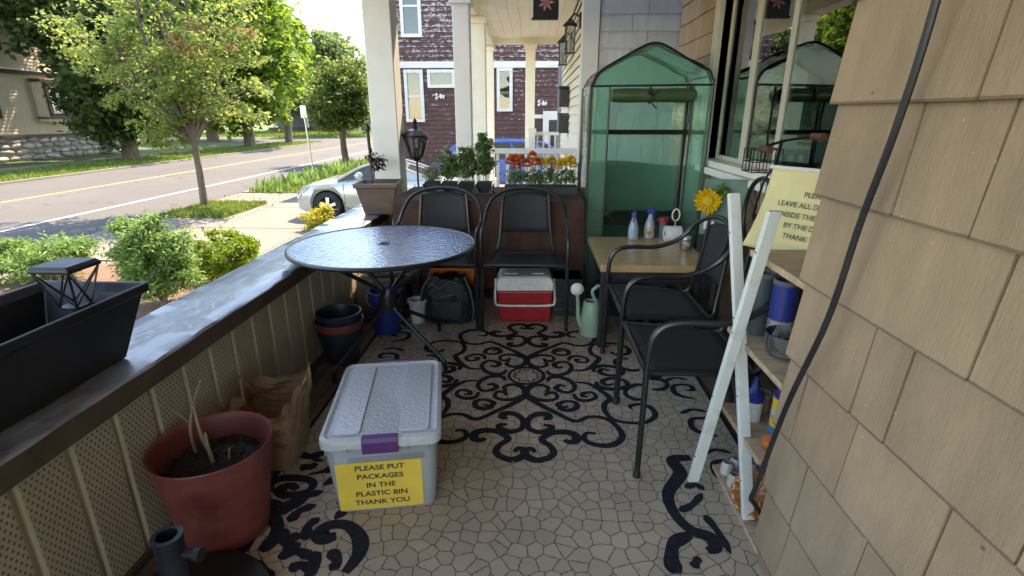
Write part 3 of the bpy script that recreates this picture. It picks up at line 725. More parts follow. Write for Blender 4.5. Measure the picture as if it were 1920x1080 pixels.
for row in range(4):
    y = yy0 - random.random() * .3
    while y < 8.1:
        w = random.uniform(.28, .95)
        inst('stone', random.choice(sm), fnd, (-.10, y + w / 2, .14 + row * .29 + random.uniform(-.05, .05)), (w * 1.02, random.uniform(.24, .36), random.uniform(.35, .6)), (R(90 + random.uniform(-8, 8)), random.uniform(-.25, .25), R(90)))
        y += w
for z_, k in ((0, 0), (.3, 1), (.6, 0), (.9, 1), (1.2, 0), (1.5, 1)):      # rough stone pier of the porch
    inst('stone', sm[int(z_ * 10) % 5], fnd, (.25, 7.4 + .1 * k, .15 + z_), (.8, .75, .62), (0, 0, random.uniform(-.3, .3)))
by_ = MB(); by_.box(0.03, .55, 3.35, 6.2, 1.9, 4.1).build('bay', HOUSET, th)
MB().box(.04, .62, 3.25, 6.3, 2.08, 2.16).build('bay_sill', DARKT, th); MB().box(.04, .62, 3.25, 6.3, 3.92, 4.05).build('bay_head', DARKT, th)
for a0, a1 in ((3.5, 4.35), (4.45, 5.3), (5.35, 6.15)):
    window_part(th, 'window', 'x', a0, a1, 2.2, 3.9, .552, .09, .14, DARKT, PANEF, False, GREYPN, 1)
    window_part(th, 'storm_window', 'x', a0 + .16, a1 - .16, 2.36, 3.74, .56, .11, .09, WHITE, PANEF, True, None, 1)
window_part(th, 'window', 'x', .35, 1.25, 2.1, 3.6, .03, .1, .11, DARKT, PANEF, True, GREYPN, 1)
for a_, b_, z_a, z_b in ((-3.2, -2.1, 2.1, 3.6), (-6.6, -5.5, 2.1, 3.6), (-2.6, -1.5, 5.3, 7.2), (-6.2, -5.1, 5.3, 7.2), (4.6, 5.8, 5.3, 7.2)): window_part(th, 'window', 'x', a_, b_, z_a, z_b, .03, .1, .11, DARKT, PANEF, True, GREYPN, 1)
window_part(th, 'window', 'x', 1.0, 2.2, 5.3, 7.2, .03, .1, .11, DARKT, PANEF, True, GREYPN, 1)
mb = MB(); mb.add([(.5, -9.5, 9.5), (.5, 8.7, 9.5), (-9.5, 8.7, 9.5), (-9.5, -9.5, 9.5), (-4.5, 8.7, 13), (-4.5, -9.5, 13)], [(0, 1, 4, 5), (2, 3, 5, 4), (1, 2, 4), (3, 0, 5), (3, 2, 1, 0)])
mb.build('roof', ROOFM, th)
# dark far house with white porch columns
fh = thing('far_house', 'dark distant house with white porch columns behind the far lawn', 'house', (-31, 78, G))
MB().box(-6, 6, 0, 8, 0, 7).build('wall', mk('slate_wall', (.12, .125, .14), .8, var=.15), fh)
MB().box(-6.2, 6.2, -2.4, 0, 2.9, 3.3).build('porch_roof', ROOFM, fh); MB().box(-6, 6, -2.3, -.01, 0, .6).build('porch_base', DARKT, fh)
for x in (-5.4, -3.0, -.6, 1.2, 3.2, 5.4): MB().box(x - .16, x + .16, -2.2, -1.88, .6, 2.9).build('porch_column', WHITE, fh, bev=.03)
for x in (-4, 0, 4): window_part(fh, 'window', 'y', x - .6, x + .6, 4.3, 6, -.005, .1, .12, WHITE, PANEF, True, GREYPN, -1)
mb = MB(); mb.add([(-6.5, -.5, 7), (6.5, -.5, 7), (6.5, 8.5, 7), (-6.5, 8.5, 7), (0, -.5, 10.5), (0, 8.5, 10.5)], [(0, 1, 4), (1, 2, 5, 4), (2, 3, 5), (3, 0, 4, 5), (3, 2, 1, 0)]); mb.build('roof', ROOFM, fh)

# ------------------------------------------------------------------ shingles as single pieces
def wedge_mesh(name, mat):
    # unit piece: local x across (0..1), local z up (0..1), thick at the butt; face towards -y
    o = MB(); o.add([(0, 0, 0), (1, 0, 0), (0, 0, 1), (1, 0, 1), (0, -1, 0), (1, -1, 0), (0, -.25, 1), (1, -.25, 1)],
                    [(4, 5, 7, 6), (0, 4, 6, 2), (5, 1, 3, 7), (0, 1, 5, 4), (2, 6, 7, 3), (1, 0, 2, 3)])
    return o.mesh(name, mat)
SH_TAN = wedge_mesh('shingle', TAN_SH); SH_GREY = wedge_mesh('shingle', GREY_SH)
def shingle_wall(parent, mesh, org, rz, length, z0, z1, expo, wmin, wmax, thick, skip=None, joints=None, lap=.03, gap=.007):
    """rows of single shingles on a wall that starts at org and runs along local x (turned by rz), facing local -y"""
    z = z0; row = 0
    ca, sa = math.cos(rz), math.sin(rz)
    while z < z1:
        xs = [0.0]
        js = (joints or {}).get(row)
        if js: xs += js
        while xs[-1] < length:
            xs.append(xs[-1] + random.uniform(wmin, wmax))
        xs = [min(x, length) for x in xs if x < length + wmax]
        if xs[-1] < length: xs.append(length)
        for a, b in zip(xs[:-1], xs[1:]):
            if b - a < .02: continue
            if skip and skip(a, b, z, z + expo): continue
            dz = random.uniform(-.004, .003)
            inst('shingle', mesh, parent, (org[0] + ca * (a + gap / 2), org[1] + sa * (a + gap / 2), z + dz), (b - a - gap, thick * random.uniform(.9, 1.12), min(expo + lap, z1 + .02 - z)), (0, random.uniform(-.006, .006), rz))
        z += expo; row += 1

# ------------------------------------------------------------------ neighbour's house with its porch
nh = thing('grey_neighbour_house', 'grey shingled neighbouring house with white corner board and open porch', 'house', (0, 0, 0))
NX, NY, NE = .545, 6.2, 10.6
MB().box(NX + .02, 7.5, NY + .02, 12.5, G, 6.4).build('wall', mk('grey_wall', (.2, .21, .23), .7, var=.08), nh)
gw = [o for o in nh.children if o.name.startswith('wall')][0]
shingle_wall(gw, SH_GREY, (.712, NY + .02, 0), 0, 3.4, G + .1, 4.2, .167, .20, .52, .014)
MB().box(NX - .02, NX + .16, NY - .016, NY + .16, G, 6.3).build('corner_board', POSTW, nh, bev=.006)
mb = MB(); z = .2
while z < 2.75:
    mb.add([(NX + .018, NY + .16, z + .11), (NX + .018, NE, z + .11), (NX - .002, NE, z), (NX - .002, NY + .16, z)], [(0, 1, 2, 3)]); z += .11
mb.build('front_siding', CREAM, nh, kind='stuff')
MB().box(-.95, NX + .02, NY + .1, NE + .15, -.1, .06).build('porch_floor', FLOORM, nh)
MB().box(-.90, NX, NY + .15, NE, G, -.1).build('porch_skirt', WHITE, nh)
# ceiling boards run along the porch
for k in range(9):
    MB().box(-.80 + k * .15, -.80 + k * .15 + .147, NY + .05, NE + .1, 2.76, 2.78).build('ceiling_board', CREAM, nh, bev=.004, segs=1)
MB().box(-.93, -.72, NY - .05, NE + .2, 2.62, 2.95).build('porch_beam', CREAM, nh, bev=.01)
MB().box(-.72, NX, NE, NE + .2, 2.66, 2.95).build('end_beam', CREAM, nh, bev=.01)
MB().box(-.72, NX - .02, NY - .05, NY + .12, 2.80, 2.98).build('near_beam', CREAM, nh, bev=.01)
mb = MB(); mb.add([(-1.2, NY - .3, 2.96), (NX, NY - .3, 3.7), (NX, NE + .4, 3.7), (-1.2, NE + .4, 2.96), (-1.2, NY - .3, 3.06), (NX, NY - .3, 3.8), (NX, NE + .4, 3.8), (-1.2, NE + .4, 3.06)], [(0, 1, 2, 3), (7, 6, 5, 4), (0, 4, 5, 1), (3, 2, 6, 7), (0, 3, 7, 4)])
mb.build('porch_roof', ROOFM, nh)
mb = MB(); mb.add([(.3, 6.1, 6.4), (8, 6.1, 6.4), (8, 13, 6.4), (.3, 13, 6.4), (4, 6.1, 8.2), (4, 13, 8.2)], [(0, 1, 4), (1, 2, 5, 4), (2, 3, 5), (3, 0, 4, 5), (3, 2, 1, 0)]); mb.build('roof', ROOFM, nh)
def column(parent, x, y, w, z0, z1, mat, capw=.03):
    o = MB().box(x - w / 2, x + w / 2, y - w / 2, y + w / 2, z0, z1); p = o.build('porch_post', mat, parent, bev=.008)
    MB().box(x - w / 2 - capw, x + w / 2 + capw, y - w / 2 - capw, y + w / 2 + capw, z1 - .09, z1 - .003).build('capital', mat, p, bev=.01)
    MB().box(x - w / 2 - capw, x + w / 2 + capw, y - w / 2 - capw, y + w / 2 + capw, z0 + .003, z0 + .14).build('plinth', mat, p, bev=.01)
column(nh, -.785, NY + .12, .182, .06, 2.62, POSTW)
column(nh, -.735, 7.6, .205, .06, 2.62, CREAM)
column(nh, -.045, NE, .18, .06, 2.66, CREAM)
column(nh, -.83, NE, .18, .06, 2.62, CREAM)
def railing(parent, p0, p1, z0, z1, mat, step=.115):
    p0, p1 = Vector(p0), Vector(p1); d = (p1 - p0); L = d.length; d.normalize(); n_ = Vector((-d.y, d.x, 0))
    def bar(a, b, w, z_0, z_1):
        o = MB(); c = [p0 + d * a - n_ * w, p0 + d * b - n_ * w, p0 + d * b + n_ * w, p0 + d * a + n_ * w]
        o.add([(q.x, q.y, z) for z in (z_0, z_1) for q in c], [(3, 2, 1, 0), (4, 5, 6, 7), (0, 1, 5, 4), (1, 2, 6, 5), (2, 3, 7, 6), (3, 0, 4, 7)]); return o
    r_ = bar(0, L, .045, z1 - .06, z1).build('railing', mat, parent, bev=.008)
    bar(0, L, .03, z0, z0 + .06).build('bottom_rail', mat, r_)
    k = step / 2
    while k < L:
        bar(k - .018, k + .018, .018, z0 + .06, z1 - .06).build('baluster', mat, r_); k += step
railing(nh, (-.69, NY + .12, 0), (NX - .02, NY + .12, 0), .22, 1.03, WHITE)
railing(nh, (.05, NE, 0), (NX - .02, NE, 0), .22, 1.09, WHITE)
railing(nh, (-.78, 7.75, 0), (-.78, NE - .1, 0), .22, 1.03, WHITE)
column(nh, .0, NE - .14, .12, .06, 1.16, WHITE, .02)
def wall_lantern(label, y, z):
    t = thing('wall_lantern', label, 'lantern', (0, 0, 0))
    x = NX - .002
    MB().box(x - .03, x, y - .05, y + .05, z + .08, z + .24).build('back_plate', BLACKM, t, bev=.006)
    MB().tube([(x - .02, y, z + .19), (x - .07, y, z + .23), (x - .12, y, z + .19)], .011, 6, smooth=3).build('arm', BLACKM, t, smooth=True)
    cx = x - .125
    MB().lathe([(.085, .10), (.075, .125), (.03, .165), (.012, .19)], 4, (cx, y, z), cap1=True).xf(Matrix.Identity(4)).build('cap', BLACKM, t)
    o = MB()
    for sx in (-1, 1):
        for sy in (-1, 1): o.tube([(cx + sx * .052, y + sy * .052, z + .1), (cx + sx * .047, y + sy * .047, z - .17)], .007, 5)
    o.box(cx - .06, cx + .06, y - .06, y + .06, z - .185, z - .17); o.build('cage', BLACKM, t)
    MB().box(cx - .045, cx + .045, y - .045, y + .045, z - .168, z + .098).build('glass', JAR, t)
    MB().lathe([(.012, -.16), (.03, -.09), (.02, -.03)], 10, (cx, y, z), cap1=True).build('bulb', WAX, t, smooth=True)
wall_lantern('black wall lantern on the neighbour porch wall nearer the corner board', 6.55, 2.25)
wall_lantern('black wall lantern further along the neighbour porch wall above the mailboxes', 8.0, 2.25)
for z, lb in ((1.66, 'upper black mailbox on the neighbour porch wall'), (1.28, 'lower black mailbox on the neighbour porch wall')):
    t = thing('mailbox', lb, 'mailbox', (0, 0, 0))
    MB().box(NX - .14, NX - .004, 8.3, 8.62, z - .14, z + .12).build('body', BLACKP, t, bev=.01); MB().box(NX - .155, NX - .004, 8.28, 8.64, z + .122, z + .15).build('lid', BLACKP, t, bev=.008)
t = thing('hanging_sign', 'small black square plaque with a pink flower hanging from the neighbour porch ceiling', 'plaque', (0, 0, 0))
hx, hy, hz = .14, 6.62, 2.585
MB().box(hx - .145, hx + .145, hy - .02, hy + .02, hz - .13, hz + .14).build('board', BLACKP, t, bev=.006)
MB().box(hx - .16, hx + .14, hy - .028, hy + .028, hz - .155, hz - .132).build('bottom_rail', BLACKP, t)
o = MB()
for q in range(7):
    a = q * 2 * math.pi / 7
    o.add([(hx, hy - .03, hz + .02), (hx + .055 * math.cos(a - .3), hy - .032, hz + .02 + .055 * math.sin(a - .3)), (hx + .10 * math.cos(a), hy - .036, hz + .02 + .10 * math.sin(a)), (hx + .055 * math.cos(a + .3), hy - .032, hz + .02 + .055 * math.sin(a + .3))], [(0, 1, 2, 3)])
o.build('flower', PINKF, t)
for s_ in (-1, 1): MB().tube([(hx + s_ * .1, hy, hz + .13), (hx + s_ * .1, hy, 2.77)], .004, 5).build('chain', BLACKM, t)
# ground shrub between the drives
shrub('drive_shrub', 'green leafy bush on the drive beside the blue car', (-3.0, 14.2, G + .02), [(0, 0, .45, .5, .4, .42, 50)], LEAF_SH, .09, 45, .14, 41, .4)

# ------------------------------------------------------------------ our house and porch
oh = thing('tan_shingled_house', 'tan shingled house wall with sliding window beside the porch', 'house', (0, 0, 0))
WX, CX_, CY_ = 1.35, .72, 1.375        # window wall, near wall plane, near wall corner
FY = 5.36
wl_ = MB(); wl_.box(CX_ + .034, WX + .5, -2.6, CY_ - .012, -.1, 2.5); near_wall = wl_.build('near_wall', TANWALL, oh)
# window wall made of pieces round the opening (y 1.95..4.12, z 1.06..2.30)
OY0, OY1, OZ0, OZ1 = 1.62, 4.20, 1.05, 2.32
ww = MB(); ww.box(WX + .012, WX + .2, CY_ - .02, OY0, -.1, 2.5); ww.box(WX + .012, WX + .2, OY1, FY, -.1, 2.5); ww.box(WX + .012, WX + .2, OY0, OY1, -.1, OZ0); ww.box(WX + .012, WX + .2, OY0, OY1, OZ1, 2.5)
win_wall = ww.build('window_wall', TANWALL, oh)
MB().box(CX_ + .01, 7.5, -9, 1.37, 2.6, 6.2).build('upper_wall', TANWALL, oh); MB().box(WX + .03, 7.5, 1.36, FY - .01, 2.6, 6.19).build('upper_front', TANWALL, oh)
MB().box(1.9, 7.5, FY - .15, FY - .01, G, 2.6).build('side_wall', TANWALL, oh); MB().box(WX + .21, 7.5, FY - .16, FY - .012, G, 2.58).build('side_lower_wall', TANWALL, oh)
mb = MB(); mb.add([(.2, -9.5, 6.2), (8, -9.5, 6.2), (8, 5.42, 6.2), (.2, 5.42, 6.2), (4, -9.5, 8), (4, 5.42, 8)], [(0, 1, 4), (1, 2, 5, 4), (2, 3, 5), (3, 0, 4, 5), (3, 2, 1, 0)]); mb.build('roof', ROOFM, oh)
# room behind the window
rm = MB(); rm.add([(WX + .2, OY0 - .5, .5), (WX + 2.4, OY0 - .5, .5), (WX + 2.4, OY1 + .8, .5), (WX + .2, OY1 + .8, .5), (WX + .2, OY0 - .5, 2.5), (WX + 2.4, OY0 - .5, 2.5), (WX + 2.4, OY1 + .8, 2.5), (WX + .2, OY1 + .8, 2.5)], [(0, 1, 2, 3), (4, 7, 6, 5), (1, 5, 6, 2), (0, 4, 5, 1), (3, 2, 6, 7)])
rm.build('room', ROOMD, oh)
# near wall shingles: local x runs from the corner towards -y
ze = .222; z0n = 1.426 - ze * 6
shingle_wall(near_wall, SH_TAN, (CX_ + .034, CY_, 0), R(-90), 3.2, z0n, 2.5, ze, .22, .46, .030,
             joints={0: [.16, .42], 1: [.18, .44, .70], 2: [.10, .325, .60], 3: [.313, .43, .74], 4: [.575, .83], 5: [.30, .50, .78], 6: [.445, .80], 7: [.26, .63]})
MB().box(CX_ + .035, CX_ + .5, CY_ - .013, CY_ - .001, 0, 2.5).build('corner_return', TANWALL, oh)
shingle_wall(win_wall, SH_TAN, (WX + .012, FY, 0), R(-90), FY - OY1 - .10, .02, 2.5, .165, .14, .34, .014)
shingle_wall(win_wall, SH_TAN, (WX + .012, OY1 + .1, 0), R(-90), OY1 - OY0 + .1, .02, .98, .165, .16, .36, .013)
# window: frame, sill, sashes, panes, vertical blinds
wfm = mk('vinyl_window', (.50, .47, .39), .45, var=.05)
f = MB()
f.box(WX - .03, WX + .16, OY1, OY1 + .09, OZ0 - .05, OZ1 + .09); f.box(WX - .03, WX + .16, OY0 - .09, OY0, OZ0 - .05, OZ1 + .09); f.box(WX - .028, WX + .158, OY0, OY1, OZ1, OZ1 + .088)
wf = f.build('window', wfm, oh, bev=.006)
MB().box(WX - .075, WX + .155, OY0 - .12, OY1 + .12, OZ0 - .06, OZ0 - .012).build('sill', WHITE, wf, bev=.008)
MB().box(WX - .045, WX + .15, OY0, OY1, OZ0 - .010, OZ0 + .035).build('track', WHITE, wf, bev=.005)
def sash(y0, y1, x, w=.045):
    s = MB(); s.box(x, x + .035, y0, y0 + w, OZ0 + .036, OZ1 - .002); s.box(x, x + .035, y1 - w, y1, OZ0 + .036, OZ1 - .002); s.box(x + .001, x + .034, y0 + w, y1 - w, OZ0 + .036, OZ0 + .036 + w); s.box(x + .001, x + .034, y0 + w, y1 - w, OZ1 - w, OZ1 - .003)
    so = s.build('sash', wfm, wf, bev=.004)
    MB().box(x + .012, x + .018, y0 + w, y1 - w, OZ0 + .036 + w, OZ1 - w).build('pane', PANE, so)
sash(OY0 + .002, 3.12, WX + .02); sash(3.06, 3.70, WX + .062, .04); sash(3.702, OY1 - .002, WX + .062, .03)
for k in range(15):
    o = MB().box(-.0015, .0015, -.042, .042, OZ0 + .05, OZ1).build('blind_slat', BLINDM, wf); o.location = (WX + .15, 3.18 + k * .07, 0); o.rotation_euler = (0, 0, R(-52 + random.uniform(-7, 7)))
# cord on the near wall
CP = [(0.69, 1.03, 1.62), (.692, 1.034, 1.588), (.69, 1.062, 1.377), (.692, 1.112, 1.183), (.69, 1.153, .949), (.69, 1.255, .659), (.694, 1.345, .33), (.698, 1.372, .262), (.72, 1.392, .225), (.78, 1.395, .15), (.90, 1.395, .05), (1.10, 1.39, .012)]
CP = [(.688, 1.02, 2.2), (.69, 1.02, 1.9)] + CP[1:]
tag(MB().tube(CP, .0072, 8, smooth=8).build('power_cord', BLACKP, smooth=True), 'thick black cable running down the tan shingles', 'cord')

# porch floor, ceiling and structure
structure(MB().box(-1.36, WX + .01, -1.2, 4.85, -.25, -.035).build('porch_base', TRIMB))
pf = structure(MB().box(-1.36, WX + .01, -1.2, 4.85, -.034, -.024).build('porch_floor', TRIMB))
bm = MB().box(0, 1, 0, 1, 0, 1).mesh('floor_board', FLOORM)
for k in range(30):
    x = -1.355 + k * .09
    if x + .087 > WX: break
    inst('floor_board', bm, pf, (x, -1.2, -.022), (.0865, 6.04, .0185))
pc = structure(MB().box(-1.85, WX + .2, -1.2, 4.95, 2.56, 2.70).build('porch_ceiling', CEIL))
bm2 = MB().box(0, 1, 0, 1, 0, 1).mesh('ceiling_board', CEIL)
for k in range(38):
    x = -1.84 + k * .083
    inst('ceiling_board', bm2, pc, (x, -1.18, 2.545), (.080, 6.11, .014))
structure(MB().box(-1.36, -1.10, -1.2, 4.9, 2.40, 2.54).build('front_beam', POSTW)); structure(MB().box(-1.10, WX, 4.55, 4.9, 2.43, 2.54).build('end_beam', POSTW))
mb = MB(); mb.add([(-1.95, -1.3, 2.71), (.9, -1.3, 3.6), (.9, 5.0, 3.6), (-1.95, 5.0, 2.71), (-1.95, -1.3, 2.8), (.9, -1.3, 3.7), (.9, 5.0, 3.7), (-1.95, 5.0, 2.8)], [(0, 1, 2, 3), (7, 6, 5, 4), (0, 4, 5, 1), (3, 2, 6, 7), (0, 3, 7, 4)])
structure(mb.build('porch_roof', ROOFM))
# half wall with vertical panels and weathered cap
hw = thing('porch_half_wall', 'tan panelled half wall with weathered dark cap along the street side', 'half wall', (0, 0, 0))
RX = -1.265
MB().box(RX - .11, RX - .014, -1.2, 4.72, 0, .58).build('core', TRIMB, hw)
MB().box(RX - .14, RX - .115, -1.2, 4.72, G, .58).build('outer_skirt', TANWALL, hw)
pitch = .1635
def panel_mesh(name, m, w, h):
    # board with folded edges: flat face, bevelled returns into a groove
    prof = [(0, 0), (.006, .010), (.012, .012), (w - .020, .012), (w - .014, .010), (w - .008, 0.001), (w, 0.001)]
    o = MB(); vs = []; fs = []
    for z in (0, h): vs += [(d, y, z) for y, d in prof]
    k = len(prof)
    for i in range(k - 1): fs.append((i, i + 1, k + i + 1, k + i))
    o.add(vs, fs); me = o.mesh(name, MATS['panel_plain']); me.materials.append(m); me.polygons[2].material_index = 1; return me
PM = {True: panel_mesh('panel', MATS['panel_perforated'], pitch, .578), False: panel_mesh('panel', MATS['panel_plain'], pitch, .578)}
k = -14
while True:
    y = 1.184 + k * pitch
    if y > 4.55: break
    inst('panel', PM[y < 2.3 and y > .9 or (k % 2 == 0 and y <= .9)], hw, (RX - .013, y, .003)); k += 1
# cap: worn plank with an uneven edge
o = MB()
def capf(u, v):
    y = -1.2 + 5.95 * v
    prof = [(RX + .030, .585), (RX + .034, .622), (RX + .026, .629), (RX - .05, .631), (RX - .14, .632), (RX - .22, .630), (RX - .292, .629), (RX - .30, .622), (RX - .298, .585), (RX + .030, .585)]
    i = int(round(u * 9)); x, z = prof[i]
    if i in (1, 2): x += .003 * math.sin(y * 9) + .002 * math.sin(y * 31)
    if 2 <= i <= 6: z += .0015 * math.sin(y * 7 + i) + .001 * math.sin(y * 23 + 2 * i)
    return (x, y, z)
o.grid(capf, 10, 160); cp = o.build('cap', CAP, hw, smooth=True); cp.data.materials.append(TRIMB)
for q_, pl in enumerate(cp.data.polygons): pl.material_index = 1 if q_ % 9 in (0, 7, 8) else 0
MB().box(RX + .001, RX + .024, -1.2, 4.5, .545, .584).build('cap_moulding', TRIMB, hw, bev=.004)
MB().box(RX + .001, RX + .016, -1.2, 4.5, .002, .03).build('toe_strip', TRIMB, hw, bev=.004)
ew = thing('end_half_wall', 'low dark half wall closing the far end of the porch', 'half wall', (0, 0, 0))
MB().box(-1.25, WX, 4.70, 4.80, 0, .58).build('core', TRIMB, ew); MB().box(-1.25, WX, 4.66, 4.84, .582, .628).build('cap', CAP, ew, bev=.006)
MB().box(-1.25, WX, 4.805, 4.83, G, .578).build('outer_skirt', TANWALL, ew)
ps = thing('corner_post', 'square white porch corner post standing on the half wall cap', 'post', (0, 0, 0))
MB().box(-1.335, -1.112, 4.48, 4.70, .634, 2.40).build('shaft', POSTW, ps, bev=.008)
MB().box(-1.345, -1.102, 4.47, 4.71, .633, .70).build('plinth', POSTW, ps, bev=.008)

# ------------------------------------------------------------------ rug: woven tile ground, raised dark scroll work
RUG = thing('outdoor_rug', 'beige outdoor rug with mosaic tile ground and dark scroll medallion', 'rug', (0, 0, 0))
MB().box(-1.02, .93, .75, 4.35, .0, .007).build('ground_weave', MATS['rug'], RUG, bev=.002, segs=1)
MED = [[(0.105, -0.182), (0.119, -0.137), (0.08, -0.106), (0.03, -0.122), (0.002, -0.177), (0.017, -0.245), (0.072, -0.309), (0.153, -0.386), (0.238, -0.454), (0.305, -0.415), (0.377, -0.42), (0.425, -0.475), (0.445, -0.556), (0.419, -0.615), (0.363, -0.645), (0.298, -0.632), (0.268, -0.595), (0.284, -0.551), (0.326, -0.554)], [(0.021, -0.22), (0.073, -0.263), (0.133, -0.263), (0.163, -0.231), (0.149, -0.186), (0.113, -0.194), (0.1, -0.222)], [(0.117, -0.064), (0.134, -0.021), (0.188, -0.013), (0.241, -0.053), (0.262, -0.123), (0.233, -0.177), (0.185, -0.17), (0.16, -0.136), (0.184, -0.104), (0.212, -0.119)], [(0.268, -0.067), (0.339, -0.083), (0.402, -0.162), (0.435, -0.238), (0.401, -0.289), (0.393, -0.359), (0.424, -0.433), (0.499, -0.458), (0.58, -0.448), (0.633, -0.388), (0.627, -0.32), (0.58, -0.287), (0.526, -0.305), (0.531, -0.333)], [(0.249, -0.194), (0.267, -0.249), (0.317, -0.261), (0.364, -0.224), (0.351, -0.178), (0.307, -0.183), (0.295, -0.215), (0.325, -0.222)], [(0.159, -0.337), (0.204, -0.359), (0.251, -0.337), (0.255, -0.286), (0.209, -0.271), (0.164, -0.3), (0.181, -0.332), (0.215, -0.319)], [(0.086, -0.442), (0.115, -0.429), (0.1, -0.397), (0.051, -0.402), (0.013, -0.451), (0.015, -0.518), (0.057, -0.55), (0.108, -0.538), (0.124, -0.503), (0.085, -0.491)], [(0.181, -0.604), (0.195, -0.623), (0.229, -0.615), (0.23, -0.57), (0.185, -0.546), (0.123, -0.557), (0.076, -0.608), (0.112, -0.657), (0.126, -0.704), (0.102, -0.74), (0.052, -0.759), (0.009, -0.734), (-0.002, -0.697), (0.027, -0.678), (0.045, -0.705)], [(0.388, -0.054), (0.39, -0.109), (0.458, -0.137), (0.544, -0.103), (0.541, -0.038), (0.475, -0.016), (0.421, -0.047), (0.433, -0.093), (0.48, -0.078)], [(0.652, -0.1), (0.601, -0.083), (0.539, -0.131), (0.524, -0.193), (0.563, -0.238), (0.616, -0.231)], [(0.669, -0.015), (0.742, -0.018), (0.77, -0.073), (0.73, -0.127), (0.672, -0.131)]]
LEFT = [[(-0.665, 1.432), (-0.703, 1.42), (-0.728, 1.444), (-0.707, 1.481), (-0.644, 1.483), (-0.584, 1.43), (-0.562, 1.36), (-0.583, 1.281)], [(-0.903, 1.661), (-0.939, 1.683), (-0.971, 1.659), (-0.94, 1.629), (-0.892, 1.635), (-0.852, 1.663), (-0.861, 1.707), (-0.923, 1.728), (-1.001, 1.722), (-1.019, 1.685), (-0.999, 1.645)], [(-0.995, 1.535), (-0.944, 1.522), (-0.888, 1.464), (-0.882, 1.395), (-0.897, 1.356)], [(-0.916, 1.532), (-0.856, 1.591)], [(-0.857, 1.491), (-0.845, 1.546), (-0.793, 1.579)], [(-0.763, 1.409), (-0.782, 1.473), (-0.756, 1.516)], [(-0.859, 1.46), (-0.844, 1.41), (-0.798, 1.383), (-0.772, 1.394)], [(-0.826, 1.332), (-0.773, 1.361), (-0.706, 1.332)], [(-0.769, 1.286), (-0.734, 1.305), (-0.692, 1.289)], [(-0.665, 1.37), (-0.624, 1.326), (-0.634, 1.287)], [(-0.879, 1.567), (-0.846, 1.627), (-0.796, 1.653)], [(-1.171, 2.179), (-1.083, 2.126), (-1.049, 2.146)], [(-1.086, 2.036), (-1.033, 2.056)], [(-1.013, 1.892), (-0.925, 1.865), (-0.909, 1.896)], [(-0.942, 1.792), (-0.89, 1.801)]]
LEFT += [[(-.99, 1.60), (-.93, 1.57), (-.885, 1.61), (-.91, 1.64)], [(-.81, 1.69), (-.76, 1.74), (-.71, 1.72), (-.73, 1.69)], [(-.85, 1.77), (-.78, 1.80), (-.73, 1.775)], [(-.95, 1.79), (-.88, 1.815)], [(-.985, 1.45), (-.955, 1.40), (-.965, 1.33)], [(-.72, 1.62), (-.68, 1.57), (-.70, 1.51)], [(-.90, 1.31), (-.85, 1.28), (-.80, 1.245)], [(-.80, 1.44), (-.815, 1.40), (-.80, 1.36)], [(-.72, 1.36), (-.69, 1.31), (-.70, 1.25)], [(-.94, 1.87), (-.88, 1.90), (-.85, 1.95)]]
RIGHT = [[(0.694, 1.921), (0.613, 1.903), (0.621, 1.813), (0.544, 1.695), (0.539, 1.59), (0.576, 1.507), (0.634, 1.474), (0.637, 1.427), (0.605, 1.414)], [(0.478, 1.318), (0.476, 1.373), (0.504, 1.444), (0.57, 1.484)], [(0.561, 1.598), (0.623, 1.637), (0.676, 1.699)], [(0.647, 1.58), (0.668, 1.507), (0.68, 1.403)], [(0.618, 1.729), (0.666, 1.747), (0.689, 1.716)], [(0.538, 1.342), (0.57, 1.387)]]
RC = (-.016, 2.638); RZ = .0082; RIB = [0]
def ribbon(mb, pts, w, flare=1.0, ends=(.45, .3)):
    mb = MB()
    P = [Vector((x, y, 0)) for x, y in pts]; Q = []
    m = len(P)
    if m == 2: P = [P[0], (P[0] + P[1]) / 2, P[1]]; m = 3
    for i in range(m - 1):
        p0 = P[max(i - 1, 0)]; p1 = P[i]; p2 = P[i + 1]; p3 = P[min(i + 2, m - 1)]
        for k in range(6):
            t = k / 6
            Q.append(.5 * ((2 * p1) + (p2 - p0) * t + (2 * p0 - 5 * p1 + 4 * p2 - p3) * t * t + (3 * p1 - p0 - 3 * p2 + p3) * t ** 3))
    Q.append(P[-1]); n = len(Q); vs = []
    for i, q in enumerate(Q):
        t = (Q[min(i + 1, n - 1)] - Q[max(i - 1, 0)]); t.normalize(); s_ = Vector((-t.y, t.x, 0))
        u = i / (n - 1); ww_ = w * min(1, ends[0] + (1 - ends[0]) * min(1, u / .18)) * min(1, ends[1] + (1 - ends[1]) * min(1, (1 - u) / .25)) * (1 + .18 * math.sin(u * 9.0))
        vs += [tuple(q + s_ * ww_ / 2 + Vector((0, 0, RZ))), tuple(q - s_ * ww_ / 2 + Vector((0, 0, RZ)))]
    mb.add(vs, [(2 * i, 2 * i + 1, 2 * i + 3, 2 * i + 2) for i in range(n - 1)])
    RIB[0] += 1
    mb.v = [(x, y, z + RIB[0] * 4e-6) for x, y, z in mb.v]
    mb.build('scroll', RUGD, RUG)
mdl = MB()
WID = [.033, .028, .032, .030, .028, .031, .038, .039, .033, .030, .032]
for sx in (-1, 1):
    for sy in (-1, 1):
        for st, w in zip(MED, WID):
            ribbon(mdl, [(RC[0] + sx * x, RC[1] - sy * y * -1 if sy == 1 else RC[1] - y) for x, y in st], w, ends=(.6, .5))
ring = [(RC[0] + .098 * math.cos(a), RC[1] + .098 * math.sin(a)) for a in [i * math.pi / 16 for i in range(33)]]
ribbon(mdl, ring, .022, ends=(1, 1))
